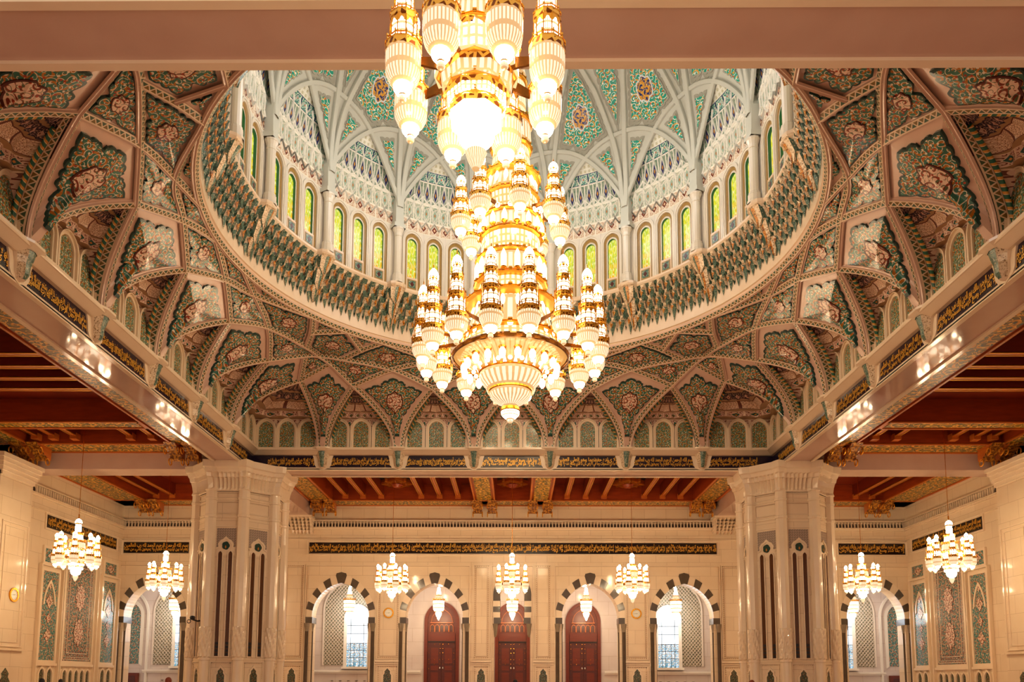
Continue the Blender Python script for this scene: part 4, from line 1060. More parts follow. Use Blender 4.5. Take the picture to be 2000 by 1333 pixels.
# ---------------------------------------------------------------- gallery behind the arches
g = MB(); g.prism(rect(-3.0, 3.0, ZF, .95), fG(-.02), fG(0)); g.box(-3.0, -2.78, YR+.1, 5.34, ZF, .95); g.box(2.78, 3.0, YR+.1, 5.34, ZF, .95); g.obj('gallery_wall', m_galw, ga)
cg = MB(); cg.box(-3.0, 3.0, YR+.1, 5.36, .92, .95); setp(cg.obj('ceiling', m_galw), 'pale flat ceiling of the gallery behind the rear arches', 'ceiling', kind='structure')
def lattice(parent, c, x0, x1, z0, z1, F0, F1, F2, step=.026):
    """lattice bars inside an arched outline"""
    w = (x1-x0)/2; cc = (x0+x1)/2; outl = arch(w, w*1.05, 12, cc, z1-w*1.05, foot=z0)
    gnd = MB(); gnd.prism(outl, F0, F1, m_lat); go = gnd.obj('lattice_ground', m_lat, parent)
    import bisect
    def top(x):
        for a, b in zip(outl, outl[1:]):
            if a[0] <= x <= b[0] and b[0] > a[0]: return a[1]+(b[1]-a[1])*(x-a[0])/(b[0]-a[0])
        return z0
    bars = MB(); k = -60
    for sgn in (1, -1):
        for k in range(-60, 60):
            b0 = k*step; seg = []
            n = 60
            for i in range(n+1):
                x = x0+(x1-x0)*i/n; z = b0+sgn*(x-cc)*1.15+z0+.3
                ok = z0 <= z <= top(x)
                if ok: seg.append((x, z))
            if len(seg) > 1:
                a, b = seg[0], seg[-1]; wd = .0022
                bars.prism([(a[0], a[1]-wd), (b[0], b[1]-wd), (b[0], b[1]+wd), (a[0], a[1]+wd)], F1, F2)
    o = bars.obj('lattice_bars', m_latbar, go); o['kind'] = 'stuff'
    fr = MB(); out = arch(w+.010, (w+.010)*1.05, 12, cc, z1-w*1.05, foot=z0); fr.ring2(outl, out, F0, F2); fr.obj('lattice_frame', m_latbar, parent)
wn = 100
for c, s in ((-1.05, -1), (1.05, 1)):
    lattice(ga, c, c-.225 if s < 0 else c-.16, c+.16 if s < 0 else c+.225, .087, .66, fG(0), fG(.004), fG(.012))
for c in (-2.22, 2.22):
    lattice(ga, c, c-.214, c+.214, .087, .66, fG(0), fG(.004), fG(.012))
def gwin(c, i, lab):
    r = empty('window_%d' % i, (c, 5.33, .3), lab, 'window', kind='structure')
    w = .069; outl = arch(w, .075, 10, c, .402, foot=.077)
    fr = MB(); fr.ring2(outl, arch(w+.022, .099, 10, c, .402, foot=.077), fG(0), fG(.022)); fr.box(c-.1, c+.1, 5.33-.035, 5.33, .062, .077); fr.obj('window_frame', m_white, r)
    zc = .235; lo = rect(c-w, c+w, .077, zc); up = [(c-w, zc)]+outl[1:-1]+[(c+w, zc)]
    for nm, po, mt_ in (('pane', up, m_dayl), ('pane', lo, m_dayl2)):
        g_ = MB(); j = g_.add([fG(.013)(p) for p in po]); g_.face([j+q for q in range(len(po))], mt_, [((p[0]-c)/.14+.5, (p[1]-.077)/.14) for p in po]); g_.obj(nm, mt_, r)
    ld = MB()
    for z in (.137, .187, .235, .300, .355): ld.box(c-w, c+w, 5.33-.018, 5.33-.013, z-.0016, z+.0016)
    for x in (-.044, -.018, .018, .044): ld.box(c+x-.0012, c+x+.0012, 5.33-.018, 5.33-.013, .077, .235 if abs(x) < .03 else .40)
    K = 24
    for a in range(K):
        t0, t1 = 2*pi*a/K, 2*pi*(a+1)/K; rr0 = .036*(1+.18*abs(cos(2*t0))); rr1 = .036*(1+.18*abs(cos(2*t1)))
        p0 = (c+rr0*cos(t0), .362+rr0*1.15*sin(t0)); p1 = (c+rr1*cos(t1), .362+rr1*1.15*sin(t1)); ld.prism([p0, p1, (p1[0]*.98+c*.02, p1[1]), (p0[0]*.98+c*.02, p0[1])], fG(.013), fG(.016))
    ld.obj('lead_bars', m_black, r)
gwin(-1.05, 61, 'daylit leaded window behind the striped arch left of the left door'); gwin(1.05, 62, 'daylit leaded window behind the striped arch right of the right door')
gwin(-2.215, 63, 'daylit leaded window behind the far left arch'); gwin(2.215, 64, 'daylit leaded window behind the far right arch')
gm = MB()
for a, b in ((-3, -2.64), (-2.50, -.62), (.62, 2.50), (2.64, 3)): gm.box(a, b, 5.33-.02, 5.33, .040, .052); gm.box(a, b, 5.33-.012, 5.33, .030, .04)
for c in (-1.05, 1.05, -2.2, 2.2):
    for i in range(-3, 4): gm.lathe([(.0001, 0), (.009, .001), (.009, .004), (.0001, .0045)], 8, (c+i*.055, 5.325, -.02), m_dark)
gm.obj('dado_moulding', m_white, ga)
for s in (-1, 1):   # teal niche panels towards the ends of the gallery
    c = s*2.57; outl = arch(.040, .075, 8, c, .42, foot=.092); a = MB(); a.prism(outl, fG(0), fG(.003), m_teal2); a.obj('arched_panel', m_teal2, ga)
    fr = MB(); fr.ring2(outl, arch(.060, .10, 8, c, .42, foot=.075), fG(0), fG(.008)); fr.ring2(arch(.085, .15, 8, c, .42, foot=ZF), arch(.098, .17, 8, c, .42, foot=ZF), fG(0), fG(.016)); fr.obj('panel_frame', m_white, ga)
    bx_ = MB(); bx_.box(c-.045, c+.045, 5.33-.03, 5.33, ZF, .03); bx_.box(c-.03, c+.03, 5.33-.032, 5.33-.02, ZF, .01, m_doord); bx_.obj('wooden_case', m_door, ga)
# doors
def door(c, i, lab):
    r = empty('door_%d' % i, (c, 5.33, ZF), lab, 'door', kind='structure')
    w = .118; outl = arch(w, .135, 12, c, .385, foot=ZF); inn = arch(w-.022, .115, 12, c, .385, foot=ZF)
    b_ = MB(); b_.ring2(inn, outl, fG(0), fG(.018)); b_.prism(arch(w-.022, .115, 12, c, .385, foot=ZF), fG(0), fG(.006)); b_.obj('door_frame', m_door, r)
    for s in (-1, 1):
        l_ = MB(); x0, x1 = sorted((c+s*.002, c+s*.092)); l_.prism(rect(x0, x1, ZF, .245), fG(.006), fG(.012)); lf = l_.obj('door_leaf', m_doord, r)
        p_ = MB()
        for z0, z1 in ((-.1, .04), (.055, .085), (.10, .205)): p_.prism(rect(x0+.02, x1-.02, z0, z1), fG(.012), fG(.0145)); 
        p_.obj('door_panel', m_door, lf)
        for jj, z in enumerate((.228, .198, .168, .125, .095, .062)):
            for x in (x0+.008, (x0+x1)/2, x1-.008):
                if jj in (1, 2, 5) and x == (x0+x1)/2: continue
                st = MB(); st.lathe([(.0001, .0), (.0022, .0008), (.003, .0025), (.0022, .0042), (.0001, .005)], 6, (x, 5.33-.0145, z), m_gold); st.obj('stud', m_gold, lf)
        h_ = MB(); h_.lathe([(.001, 0), (.004, .002), (.001, .012)], 6, (c+s*.010, 5.33-.017, .066), m_white); h_.obj('door_handle', m_white, lf)
    d_ = MB(); d_.box(c-.092, c+.092, 5.33-.020, 5.33, .245, .250, m_black); d_.box(c-.092, c+.092, 5.33-.016, 5.33, .250, .305); d_.box(c-.078, c+.078, 5.33-.022, 5.33, .372, .378, m_woodl); d_.obj('transom', m_door, r)
    for k in range(5):
        cx_ = c+(k-2)*.032; o_ = arch(.012, .016, 5, cx_, .345, foot=.315); q_ = MB(); q_.prism(o_, fG(.006), fG(.008), m_doord); q_.ring2(o_, arch(.0155, .021, 5, cx_, .345, foot=.312), fG(.006), fG(.016), m_woodl); q_.obj('blind_arch', m_woodl, r)
    q_ = MB(); q_.ring2(arch(.070, .085, 10, c, .38), arch(.073, .09, 10, c, .38), fG(.006), fG(.013), m_woodl); q_.obj('arch_moulding', m_woodl, r)
door(-.478, 1, 'tall mahogany arched double door left of the central door'); door(0, 2, 'central mahogany double door seen through the narrow arch'); door(.478, 3, 'tall mahogany arched double door right of the central door')
# ---------------------------------------------------------------- side walls
for sx, nm in ((-1, 'left'), (1, 'right')):
    sw = empty('wall_%s' % nm, (sx*XW, 3.5, 0), 'ivory marble %s wall with tall floral mosaic panels' % nm, 'wall', kind='structure')
    def fS(d, sx=sx): return lambda p: (sx*(XW-d), p[0], p[1])
    mb = MB(); mb.prism(rect(-.6, YR+.02, ZF, ZTOP), fS(-.05), fS(0)); 
    mb.prism(rect(3.40, 3.635, ZF, .99), fS(0), fS(.18))
    mb.prism(rect(2.9, 3.40, ZF, .95), fS(0), fS(.10))
    for z0, z1, d in ((.985, .992, .012), (.978, .985, .022), (.935, .941, .022), (.925, .935, .012), (.862, .868, .012)): mb.prism(rect(3.86, YR, z0, z1), fS(0), fS(d))
    mb.prism(rect(3.42, 3.66, .118, .125), fS(.18), fS(.192))
    mb.obj('wall_face', m_ivory, sw)
    mb = MB(); k_ = MB()
    for i in range(5):
        f1 = (i+1)/5; mb.prism(rect(3.40-.01*i, 3.64+.005*i, .90+.018*i, .90+.018*(i+1)+.001), fS(.0), fS(.18+.007*(i+1)))
    mb.obj('pilaster_capital', m_ivory2, sw)
    fz = MB(); y = 3.92
    while y < 4.84:
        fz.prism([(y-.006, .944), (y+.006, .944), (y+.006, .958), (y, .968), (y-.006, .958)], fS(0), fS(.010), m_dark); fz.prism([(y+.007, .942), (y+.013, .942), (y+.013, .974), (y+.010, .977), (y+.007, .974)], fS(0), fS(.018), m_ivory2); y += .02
    o = fz.obj('frieze', m_dark, sw); o['kind'] = 'stuff'
    b_ = MB(); b_.prism(rect(4.06, 4.78, .785, .852), fS(0), fS(.003)); b_.obj('inscription_band', m_bandr, sw)
    fr_ = MB(); frame(fr_, 4.04, 4.80, .772, .865, .008, fS(0), fS(.007)); fr_.obj('band_frame', m_ivory2, sw)
    for i in range(2):
        a, b = (4.065+.355*i, 4.065+.355*i+.35)
        inscription(sw, lambda a_, z, d, a=a, b=b, sx=sx: (sx*(XW-.0035-d), a_ if sx < 0 else a+b-a_, z), a, b, .79, .848, 1+i+(sx > 0))
    def tall(y0, y1, z0, z1, big=False):
        w = .006; p_ = MB(); p_.prism(rect(y0, y1, z0, z1), fS(0), fS(.003), m_carpetb if big else m_teal2)
        pr = p_.obj('mosaic_panel', m_carpetb if big else m_teal2, sw)
        if big:
            q_ = MB(); q_.prism(rect(y0+.05, y1-.05, z0+.055, z1-.055), fS(.003), fS(.0045), m_carpet); q_.obj('mosaic_field', m_carpet, pr)
            q_ = MB(); 
            for e, wd in ((.008, .003), (.02, .002), (.042, .003)): frame(q_, y0+e, y1-e, z0+e, z1-e, wd, fS(.003), fS(.005), m_ivory2)
            q_.obj('border_line', m_ivory2, pr)
            for zc in (z0+.16, z0+.36):
                md = MB(); K = 32; out = []; 
                for k in range(K):
                    a = 2*pi*k/K; r_ = .058*(1+.12*cos(8*a)); out.append(((y0+y1)/2+r_*.78*cos(a), zc+r_*1.25*sin(a)))
                md.prism(out, fS(.0045), fS(.007), m_med, m_medrim); md.obj('medallion', m_med, pr)
        else:
            c = (y0+y1)/2; hw = (y1-y0)/2-.01; zt = z1-.07
            ar_ = arch(hw*.72, .11, 6, c, zt-.10); md = MB(); md.ring2(ar_, arch(hw*.92, .14, 6, c, zt-.11), fS(.003), fS(.007), m_ivory2); md.obj('ogee_band', m_ivory2, pr)
            for q, zc in enumerate((.18, .27, .36, .45)):
                md = MB(); K = 16; r0_ = .018 if q % 2 else .026
                out = [(c+r0_*(1+.2*cos(4*2*pi*k/K))*cos(2*pi*k/K), z0+zc-.05+r0_*1.3*(1+.2*cos(4*2*pi*k/K))*sin(2*pi*k/K)) for k in range(K)]
                md.prism(out, fS(.003), fS(.005), m_med, m_medrim); md.obj('rosette', m_med, pr)
        fr2 = MB(); frame(fr2, y0-.016, y1+.016, z0-.016, z1+.016, .016, fS(0), fS(.008)); frame(fr2, y0-.034, y1+.034, ZF, z1+.034, .008, fS(0), fS(.018)); fr2.obj('panel_frame', m_ivory2, sw)
        return pr
    tall(4.05, 4.19, .088, .555); tall(4.655, 4.795, .088, .575); tall(4.265, 4.555, .088, .66, True)
    for y0, y1, zz in ((4.05, 4.19, .60), (4.655, 4.795, .615)):
        p_ = MB(); p_.prism(rect(y0, y1, zz, zz+.075), fS(0), fS(.004), m_teal2); pr = p_.obj('mosaic_panel', m_teal2, sw); fr2 = MB(); frame(fr2, y0-.012, y1+.012, zz-.012, zz+.087, .014, fS(0), fS(.009)); fr2.obj('panel_frame', m_ivory2, sw)
        K = 16; md = MB(); c = (y0+y1)/2; md.prism([(c+.036*cos(2*pi*k/K)*(1+.15*cos(8*pi*k/K)), zz+.0375+.022*sin(2*pi*k/K)*(1+.15*cos(8*pi*k/K))) for k in range(K)], fS(.004), fS(.006), m_med, m_medrim); md.obj('rosette', m_med, pr)
    for y0, y1, n in ((4.05, 4.19, 2), (4.265, 4.555, 5), (4.655, 4.795, 2)):
        mo = MB(); mo.prism(rect(y0-.02, y1+.02, .058, .072), fS(0), fS(.014)); mo.obj('sill', m_ivory2, sw)
        for k in range(n):
            c = y0+(y1-y0)*(k+.5)/n; h = (y1-y0)/n*.33; o_ = arch(h, h*1.5, 6, c, .01, foot=ZF); q_ = MB(); q_.prism(o_, fS(0), fS(.002), m_nichep); q_.ring2(o_, arch(h*1.4, h*2.0, 6, c, .01, foot=ZF), fS(0), fS(.010), m_ivory2); q_.obj('niche_panel', m_nichep, sw)
    fr3 = MB(); frame(fr3, 3.43, 3.62, .135, .70, .005, fS(.18), fS(.186)); frame(fr3, 3.455, 3.595, .155, .68, .003, fS(.18), fS(.184)); fr3.obj('panel_frame', m_ivory2, sw)
    o_ = [(3.49, ZF), (3.49, -.02), (3.505, .0), (3.50, .015), (3.525, .04), (3.55, .015), (3.545, .0), (3.56, -.02), (3.56, ZF)]; q_ = MB(); q_.prism(o_, fS(.18), fS(.182), m_nichep, m_ndark); q_.obj('niche_panel', m_nichep, sw)
# ---------------------------------------------------------------- piers
def pier(sx, lab):
    px, py = sx*1.317, YC+1.317
    r = empty('pier', (px, py, ZF), lab, 'column', 'marble piers under the vault corners')
    RC = .200; ap = RC*cos(pi/8)
    prof = [(ZF, 1.0), (.074, 1.0), (.084, 1.015), (.092, 1.0), (.735, 1.0), (.739, 1.02), (.746, 1.02), (.750, 1.0), (.818, 1.0), (.822, 1.015), (.828, 1.0), (.862, 1.0)]
    mb = MB(); rows = [[(px+RC*k*.985*cos(pi/8+i*pi/4), py+RC*k*.985*sin(pi/8+i*pi/4), z) for i in range(8)] for z, k in prof]
    mb.grid(rows, None, None, True); mb.obj('shaft', m_ivory, r)
    # engaged columns at the eight corners
    for i in range(8):
        a = pi/8+i*pi/4; cx_, cy_ = px+RC*cos(a), py+RC*sin(a); mb = MB(); rows = []; N = 24
        zz = [(ZF, 1, 0), (.078, 1, 0), (.079, 1.12, 0), (.090, 1.12, 0), (.091, 1, 0)]+[(.095+.135*k/24, 1, 1) for k in range(25)]+[(.232, 1.06, 0), (.735, 1.06, 0), (.738, 1.2, 0), (.747, 1.2, 0), (.75, 1.06, 0), (.818, 1.06, 0), (.82, 1.2, 0), (.828, 1.2, 0), (.83, 1.06, 0), (.862, 1.06, 0), (.866, 1.25, 0)]
        for z, k, tw in zz:
            row = []
            for j in range(N):
                t = 2*pi*j/N; rad = .0235*k*(1+(.13*abs(sin(4*t+(z-.095)*46))*2 if tw else .04*cos(8*t)*(0 if z < .1 else 1)))
                row.append((cx_+rad*cos(t), cy_+rad*sin(t), z))
            rows.append(row)
        mb.grid(rows, None, None, True); mb.obj('engaged_column', m_ivory2, r, smooth=False)
    # capital: flaring ring of small hanging cells
    mb = MB(); rows = []; N = 128
    for z, k, fl_ in ((.862, 1.02, 0), (.866, 1.04, 0), (.880, 1.02, .010), (.905, 1.04, .014), (.925, 1.07, .014), (.928, 1.09, .008), (.945, 1.11, .010), (.950, 1.13, .0), (.965, 1.16, 0), (.970, 1.20, 0), (.985, 1.21, 0), (.9995, 1.22, 0)):
        row = []
        for j in range(N):
            t = 2*pi*j/N; u = ((t-pi/8) % (pi/4))-pi/8; base = ap/cos(u) if abs(u) < pi/8+1e-6 else RC
            bumpc = .020*max(0, 1-abs(abs(u)-pi/8)/.12)**.5
            rad = (base*k)+bumpc-fl_*abs(sin(j*pi/2)); row.append((px+rad*cos(t), py+rad*sin(t), z))
        rows.append(row)
    mb.grid(rows, None, None, True); mb.obj('capital', m_ivory2, r)
    for i in range(8):
        a = i*pi/4; n = (cos(a), sin(a)); t = (-sin(a), cos(a))
        if n[1] > .1 and abs(n[0]) < .9: continue
        def fp(d, n=n, t=t): return lambda p: (px+n[0]*(ap*.985+d)+t[0]*p[0], py+n[1]*(ap*.985+d)+t[1]*p[0], p[1])
        hw = .052
        fr = MB(); frame(fr, -hw, hw, .757, .815, .003, fp(0), fp(.004)); frame(fr, -hw, hw, .832, .858, .003, fp(0), fp(.004)); frame(fr, -hw-.002, hw+.002, .093, .700, .004, fp(0), fp(.004)); fr.obj('panel_frame', m_ivory2, r)
        fr = MB(); frame(fr, -hw+.003, hw-.003, .760, .812, .0012, fp(0), fp(.002)); frame(fr, -hw+.003, hw-.003, .835, .855, .0012, fp(0), fp(.002)); fr.obj('groove_shade_line', m_tan, r)  # tan lines inside the pier frames, groove shade put into colour
        g_ = MB(); g_.prism(rect(-.045, .045, .60, .688), fp(0), fp(.0015), m_grey); g_.obj('key_pattern_panel', m_grey, r)
        og = [(-.046, .595), (-.034, .60), (-.036, .615), (-.026, .63), (-.012, .638), (0, .650), (.012, .638), (.026, .63), (.036, .615), (.034, .60), (.046, .595)]
        ogi = [(-.042, .588), (-.027, .596), (-.028, .612), (-.020, .622), (-.010, .629), (0, .637), (.010, .629), (.020, .622), (.028, .612), (.027, .596), (.042, .588)]
        o_ = MB(); o_.ring2(ogi, og, fp(0), fp(.006)); o_.prism([(-.046, .562)]+ogi+[(.046, .562)], fp(0), fp(.0025)); o_.obj('ogee_frame', m_ivory2, r)
        s_ = MB(); K = 20; s_.prism([(.016*(1+.14*abs(cos(2.5*q*2*pi/K)))*cos(2*pi*q/K), .606+.018*(1+.1*abs(cos(2.5*q*2*pi/K)))*sin(2*pi*q/K)) for q in range(K)]+[], fp(.0025), fp(.005), m_ndark); s_.prism([(-.004, .598), (0, .592), (.004, .598), (0, .608)], fp(.005), fp(.0065), m_umber); s_.obj('shell_ornament', m_ndark, r)
        for c in (-.0235, .0235):
            o_ = arch(.0095, .014, 5, c, .566, foot=.094); s_ = MB(); s_.prism(o_, fp(0), fp(.0035), m_slit); sl = s_.obj('speaker_slit', m_slit, r)
            s_ = MB(); s_.ring2(o_, arch(.0135, .019, 5, c, .566, foot=.090), fp(.002), fp(.008), m_ivory2); s_.obj('slit_frame', m_ivory2, r)
            for q in range(4):
                zc = .106+q*.0165; d_ = MB(); d_.prism([(c+.0072*cos(2*pi*k/12), zc+.0072*sin(2*pi*k/12)) for k in range(12)], fp(.0035), fp(.0042), m_black); d_.obj('speaker_cone', m_black, sl)
        fr = MB(); frame(fr, -hw, hw, -.11, .074, .004, fp(0), fp(.005)); beads(fr, -.042, .042, -.1, .066, fp(0), fp(.004), .008)
        nk = [(-.018, ZF), (-.018, .012), (-.012, .02), (-.013, .03), (-.005, .038), (0, .045), (.005, .038), (.013, .03), (.012, .02), (.018, .012), (.018, ZF)]
        fr.ring2(nk, [(x*1.5, .012+(z-.012)*1.35) for x, z in nk], fp(0), fp(.006)); fr.obj('base_frame', m_ivory2, r)
        q_ = MB(); q_.prism(nk, fp(0), fp(.002), m_nichep, m_ndark); q_.obj('niche_panel', m_nichep, r)
    return r
pier(-1, 'massive fluted marble pier left of the rear arches'); pier(1, 'massive fluted marble pier right of the rear arches')
# ---------------------------------------------------------------- coffered wooden ceilings of the aisles
ZW = 1.08; ZJ = 1.11; ZC = 1.18
def cof(lab, x0, x1, y0, y1, beams_, joists, rosettes, consoles):
    r = empty('ceiling', ((x0+x1)/2, (y0+y1)/2, ZC), lab, 'ceiling', kind='structure')
    mb = MB(); mb.box(x0, x1, y0, y1, ZC, ZC+.02); mb.obj('ceiling_board', m_woodd, r)
    for a, b, c, d in beams_:
        mb = MB(); mb.box(a, b, c, d, ZW+.004, ZC); bo = mb.obj('ceiling_beam', m_wood, r)
        mb = MB(); e = min(.022, (b-a)*.2, (d-c)*.2); mb.box(a+e, b-e, c+e, d-e, ZW+.001, ZW+.006, m_goldp)
        for q in ((a, a+.010, c, d), (b-.010, b, c, d), (a, b, c, c+.010), (a, b, d-.010, d)): mb.box(*q, ZW-.002, ZW+.006, m_woodl)
        mb.obj('painted_soffit', m_goldp, bo)
    for a, b, c, d in joists:
        mb = MB(); mb.box(a, b, c, d, ZJ, ZC); jo = mb.obj('joist', m_woodd, r)
        mb = MB(); w = .005
        if b-a < d-c:
            for xx in (a, b-w): mb.box(xx, xx+w, c, d, ZJ-.003, ZJ+.002)
            mb.box(a+.008, b-.008, c, d, ZJ-.002, ZJ+.001, m_woodl)
            mb.box(a-.003, b+.003, d-.035, d, ZJ-.018, ZJ+.01, m_woodl)
        else:
            for yy in (c, d-w): mb.box(a, b, yy, yy+w, ZJ-.003, ZJ+.002)
            mb.box(a, b, c+.008, d-.008, ZJ-.002, ZJ+.001, m_woodl)
        mb.obj('gilt_edge', m_gold2, jo)
    for cx_, cy_, h in rosettes:
        mb = MB(); mb.box(cx_-h, cx_+h, cy_-h, cy_+h, ZC-.004, ZC, m_black); ro = mb.obj('rosette_coffer', m_black, r)
        mb = MB()
        def strap(p, q, w=.005):
            dx, dy = q[0]-p[0], q[1]-p[1]; L = hypot(dx, dy); nx, ny = -dy/L*w, dx/L*w
            for z0, ww in ((ZC-.022, 1.0), (ZC-.028, .5)):
                A = [(p[0]+nx*ww, p[1]+ny*ww), (q[0]+nx*ww, q[1]+ny*ww), (q[0]-nx*ww, q[1]-ny*ww), (p[0]-nx*ww, p[1]-ny*ww)]
                mb.prism(A, lambda t: (t[0], t[1], ZC-.004), lambda t: (t[0], t[1], z0), m_woodl if ww == 1 else m_gold2)
        for rr_, off in ((h*1.0, 0), (h*.62, pi/8), (h*.34, 0)):
            n = 4 if rr_ == h else 8; P = [(cx_+rr_*cos(2*pi*k/n+off), cy_+rr_*sin(2*pi*k/n+off)) for k in range(n)]
            for k in range(n): strap(P[k], P[(k+1) % n])
        for k in range(8): strap((cx_+h*.34*cos(k*pi/4), cy_+h*.34*sin(k*pi/4)), (cx_+h*.95*cos(k*pi/4), cy_+h*.95*sin(k*pi/4)))
        mb.lathe([(.03, ZC-.02), (.035, ZC-.03), (.02, ZC-.045), (.001, ZC-.05)], 12, (cx_, cy_, 0), m_wood)
        mb.obj('strapwork', m_woodl, ro)
    for cx_, cy_, ax, sg in consoles:
        mb = MB(); rows = []
        prf = [(.0, 0), (.0, -.056), (.02, -.064), (.035, -.058), (.04, -.045), (.055, -.042), (.062, -.03), (.078, -.028), (.092, -.014), (.11, -.010), (.12, 0)]
        h = .027
        def q(u, z, w): return (cx_+w, cy_+sg*u, ZW+z) if ax == 'y' else (cx_+sg*u, cy_+w, ZW+z)
        rows = [[q(u, z, w) for u, z in prf] for w in (-h, -h*.35, -h*.3, h*.3, h*.35, h)]
        mb.grid(rows, None, None, mfun=lambda j, k: m_gold2 if j in (1, 3) else m_cons)
        for w in (-h, h):
            i = mb.add([q(u, z, w) for u, z in prf]); mb.face([i+k for k in range(len(prf))], m_woodl)
        for k, (u, z) in enumerate(((.03, -.07), (.09, -.032))):
            for w in (-h-.002, h+.002):
                pts = [q(u+.016*cos(t*pi/6), z+.016*sin(t*pi/6), w) for t in range(13)]; mb.tube(pts, .003, 5, m_gold2)
        mb.obj('console', m_cons, r)
E1, E2, D1, D2 = -W+.004, W-.004, YC+WO, YR
jo = []
for s in (-1, 1):
    for x in (.332, .444, .556, .800, .912, 1.02): jo.append((s*x-.014, s*x+.014, D1+.1, D2-.13))
cof('red wooden coffered ceiling between the vault and the rear wall', E1, E2, D1, D2,
    [(E1, E2, D2-.15, D2), (E1, E2, D1, D1+.10), (E1, E1+.15, D1, D2), (E2-.15, E2, D1, D2), (-.235, -.105, D1, D2-.02), (.105, .235, D1, D2-.02)],
    jo, [(-.69, 4.60, .095), (.69, 4.60, .095), (0, 4.60, .09)],
    [(s*x, D2-.05, 'y', -1) for s in (-1, 1) for x in (.125, .215)]+[(s*1.20, D2-.06, 'y', -1) for s in (-1, 1)]+[(s*1.12, D2-.07, 'y', -1) for s in (-1, 1)])
for s in (-1, 1):
    nm = 'left' if s < 0 else 'right'
    def X(a, b): return (min(s*a, s*b), max(s*a, s*b))
    def bx4(a, b, c, d): x = X(a, b); return (x[0], x[1], c, d)
    cof('red wooden coffered ceiling of the %s aisle' % nm, X(WO, XW)[0], X(WO, XW)[1], -.5, YC+W,
        [bx4(WO, 1.585, -.5, YC+W), bx4(XW-.2, XW, -.5, YC+W), bx4(WO, XW, YC+W-.15, YC+W), bx4(1.585, XW-.2, 3.23, 3.325), bx4(1.585, XW-.2, 1.55, 1.65)],
        [bx4(1.585, XW-.2, y-.014, y+.014) for y in (2.0, 2.11, 2.22, 2.60, 2.71, 2.82, 2.93)]+[bx4(x-.013, x+.013, 3.325, 3.54) for x in (1.66, 1.76, 2.02, 2.12, 2.2)],
        [(s*1.89, 3.43, .09)], [(s*1.50, YC+W-.06, 'y', -1), (s*1.58, YC+W-.06, 'y', -1), (s*2.30, YC+W-.06, 'y', -1), (s*2.22, YC+W-.06, 'y', -1)])
    cof('red wooden coffered ceiling of the far %s corner' % nm, X(WO, XW)[0], X(WO, XW)[1], D1, D2,
        [bx4(WO, XW, D2-.15, D2), bx4(WO, XW, D1, D1+.1), bx4(WO, WO+.15, D1, D2), bx4(XW-.2, XW, D1, D2)],
        [bx4(x-.014, x+.014, D1+.1, D2-.13) for x in (1.60, 1.70, 2.08, 2.18)], [(s*1.9, D1+.46, .11)], [(s*2.28, D2-.06, 'y', -1), (s*2.20, D2-.06, 'y', -1)])
# ================================================================ chandeliers
BU = m_bulb
def gal(mb, c, r, z, h, n=10, m=None):
    """pierced gold gallery ring: flared cornice, little balusters and rail"""
    m = m or m_gold2
    mb.lathe([(r*.82, z-h*.55), (r*.98, z-h*.35), (r*1.02, z-h*.2), (r*1.06, z), (r*.92, z+h*.02)], n, c, m)
    mb.lathe([(r*1.05, z), (r*1.05, z+h*.12), (r*.99, z+h*.12)], n, c, m_gold)
    mb.lathe([(r*1.04, z+h*.42), (r*1.04, z+h*.52), (r*.99, z+h*.52), (r*.99, z+h*.42)], n, c, m_gold)
    for k in range(n*2):
        a = 2*pi*k/(n*2); x, y = c[0]+r*1.02*cos(a), c[1]+r*1.02*sin(a); w = r*.035
        mb.box(x-w, x+w, y-w, y+w, c[2]+z+h*.1, c[2]+z+h*.45, m_gold, 'ud')
        if k % 2 == 0: mb.box(x-w*1.3, x+w*1.3, y-w*1.3, y+w*1.3, c[2]+z+h*.5, c[2]+z+h*.8, m_gold2, 'd')
def arcade(mg, mb, c, r, z0, z1, n=10):
    """lit glass drum with pointed gold arches standing before it"""
    mg.lathe([(r*.9, z0), (r*.9, z1)], n*2, c, m_cry)
    for k in range(n):
        a = 2*pi*k/n; x, y = c[0]+r*.95*cos(a), c[1]+r*.95*sin(a); w = r*.045
        mb.box(x-w, x+w, y-w, y+w, c[2]+z0, c[2]+z1, m_gold, 'ud')
        a2 = a+pi/n; mb.add([]); 
        p = [(c[0]+r*.97*cos(q), c[1]+r*.97*sin(q), c[2]+z) for q, z in ((a, z1-(z1-z0)*.34), (a2, z1-(z1-z0)*.10), (a+2*pi/n, z1-(z1-z0)*.34), (a+2*pi/n, z1), (a, z1))]
        i = mb.add(p); mb.face((i, i+1, i+4), m_gold2); mb.face((i+1, i+2, i+3), m_gold2); mb.face((i+1, i+3, i+4), m_gold2)
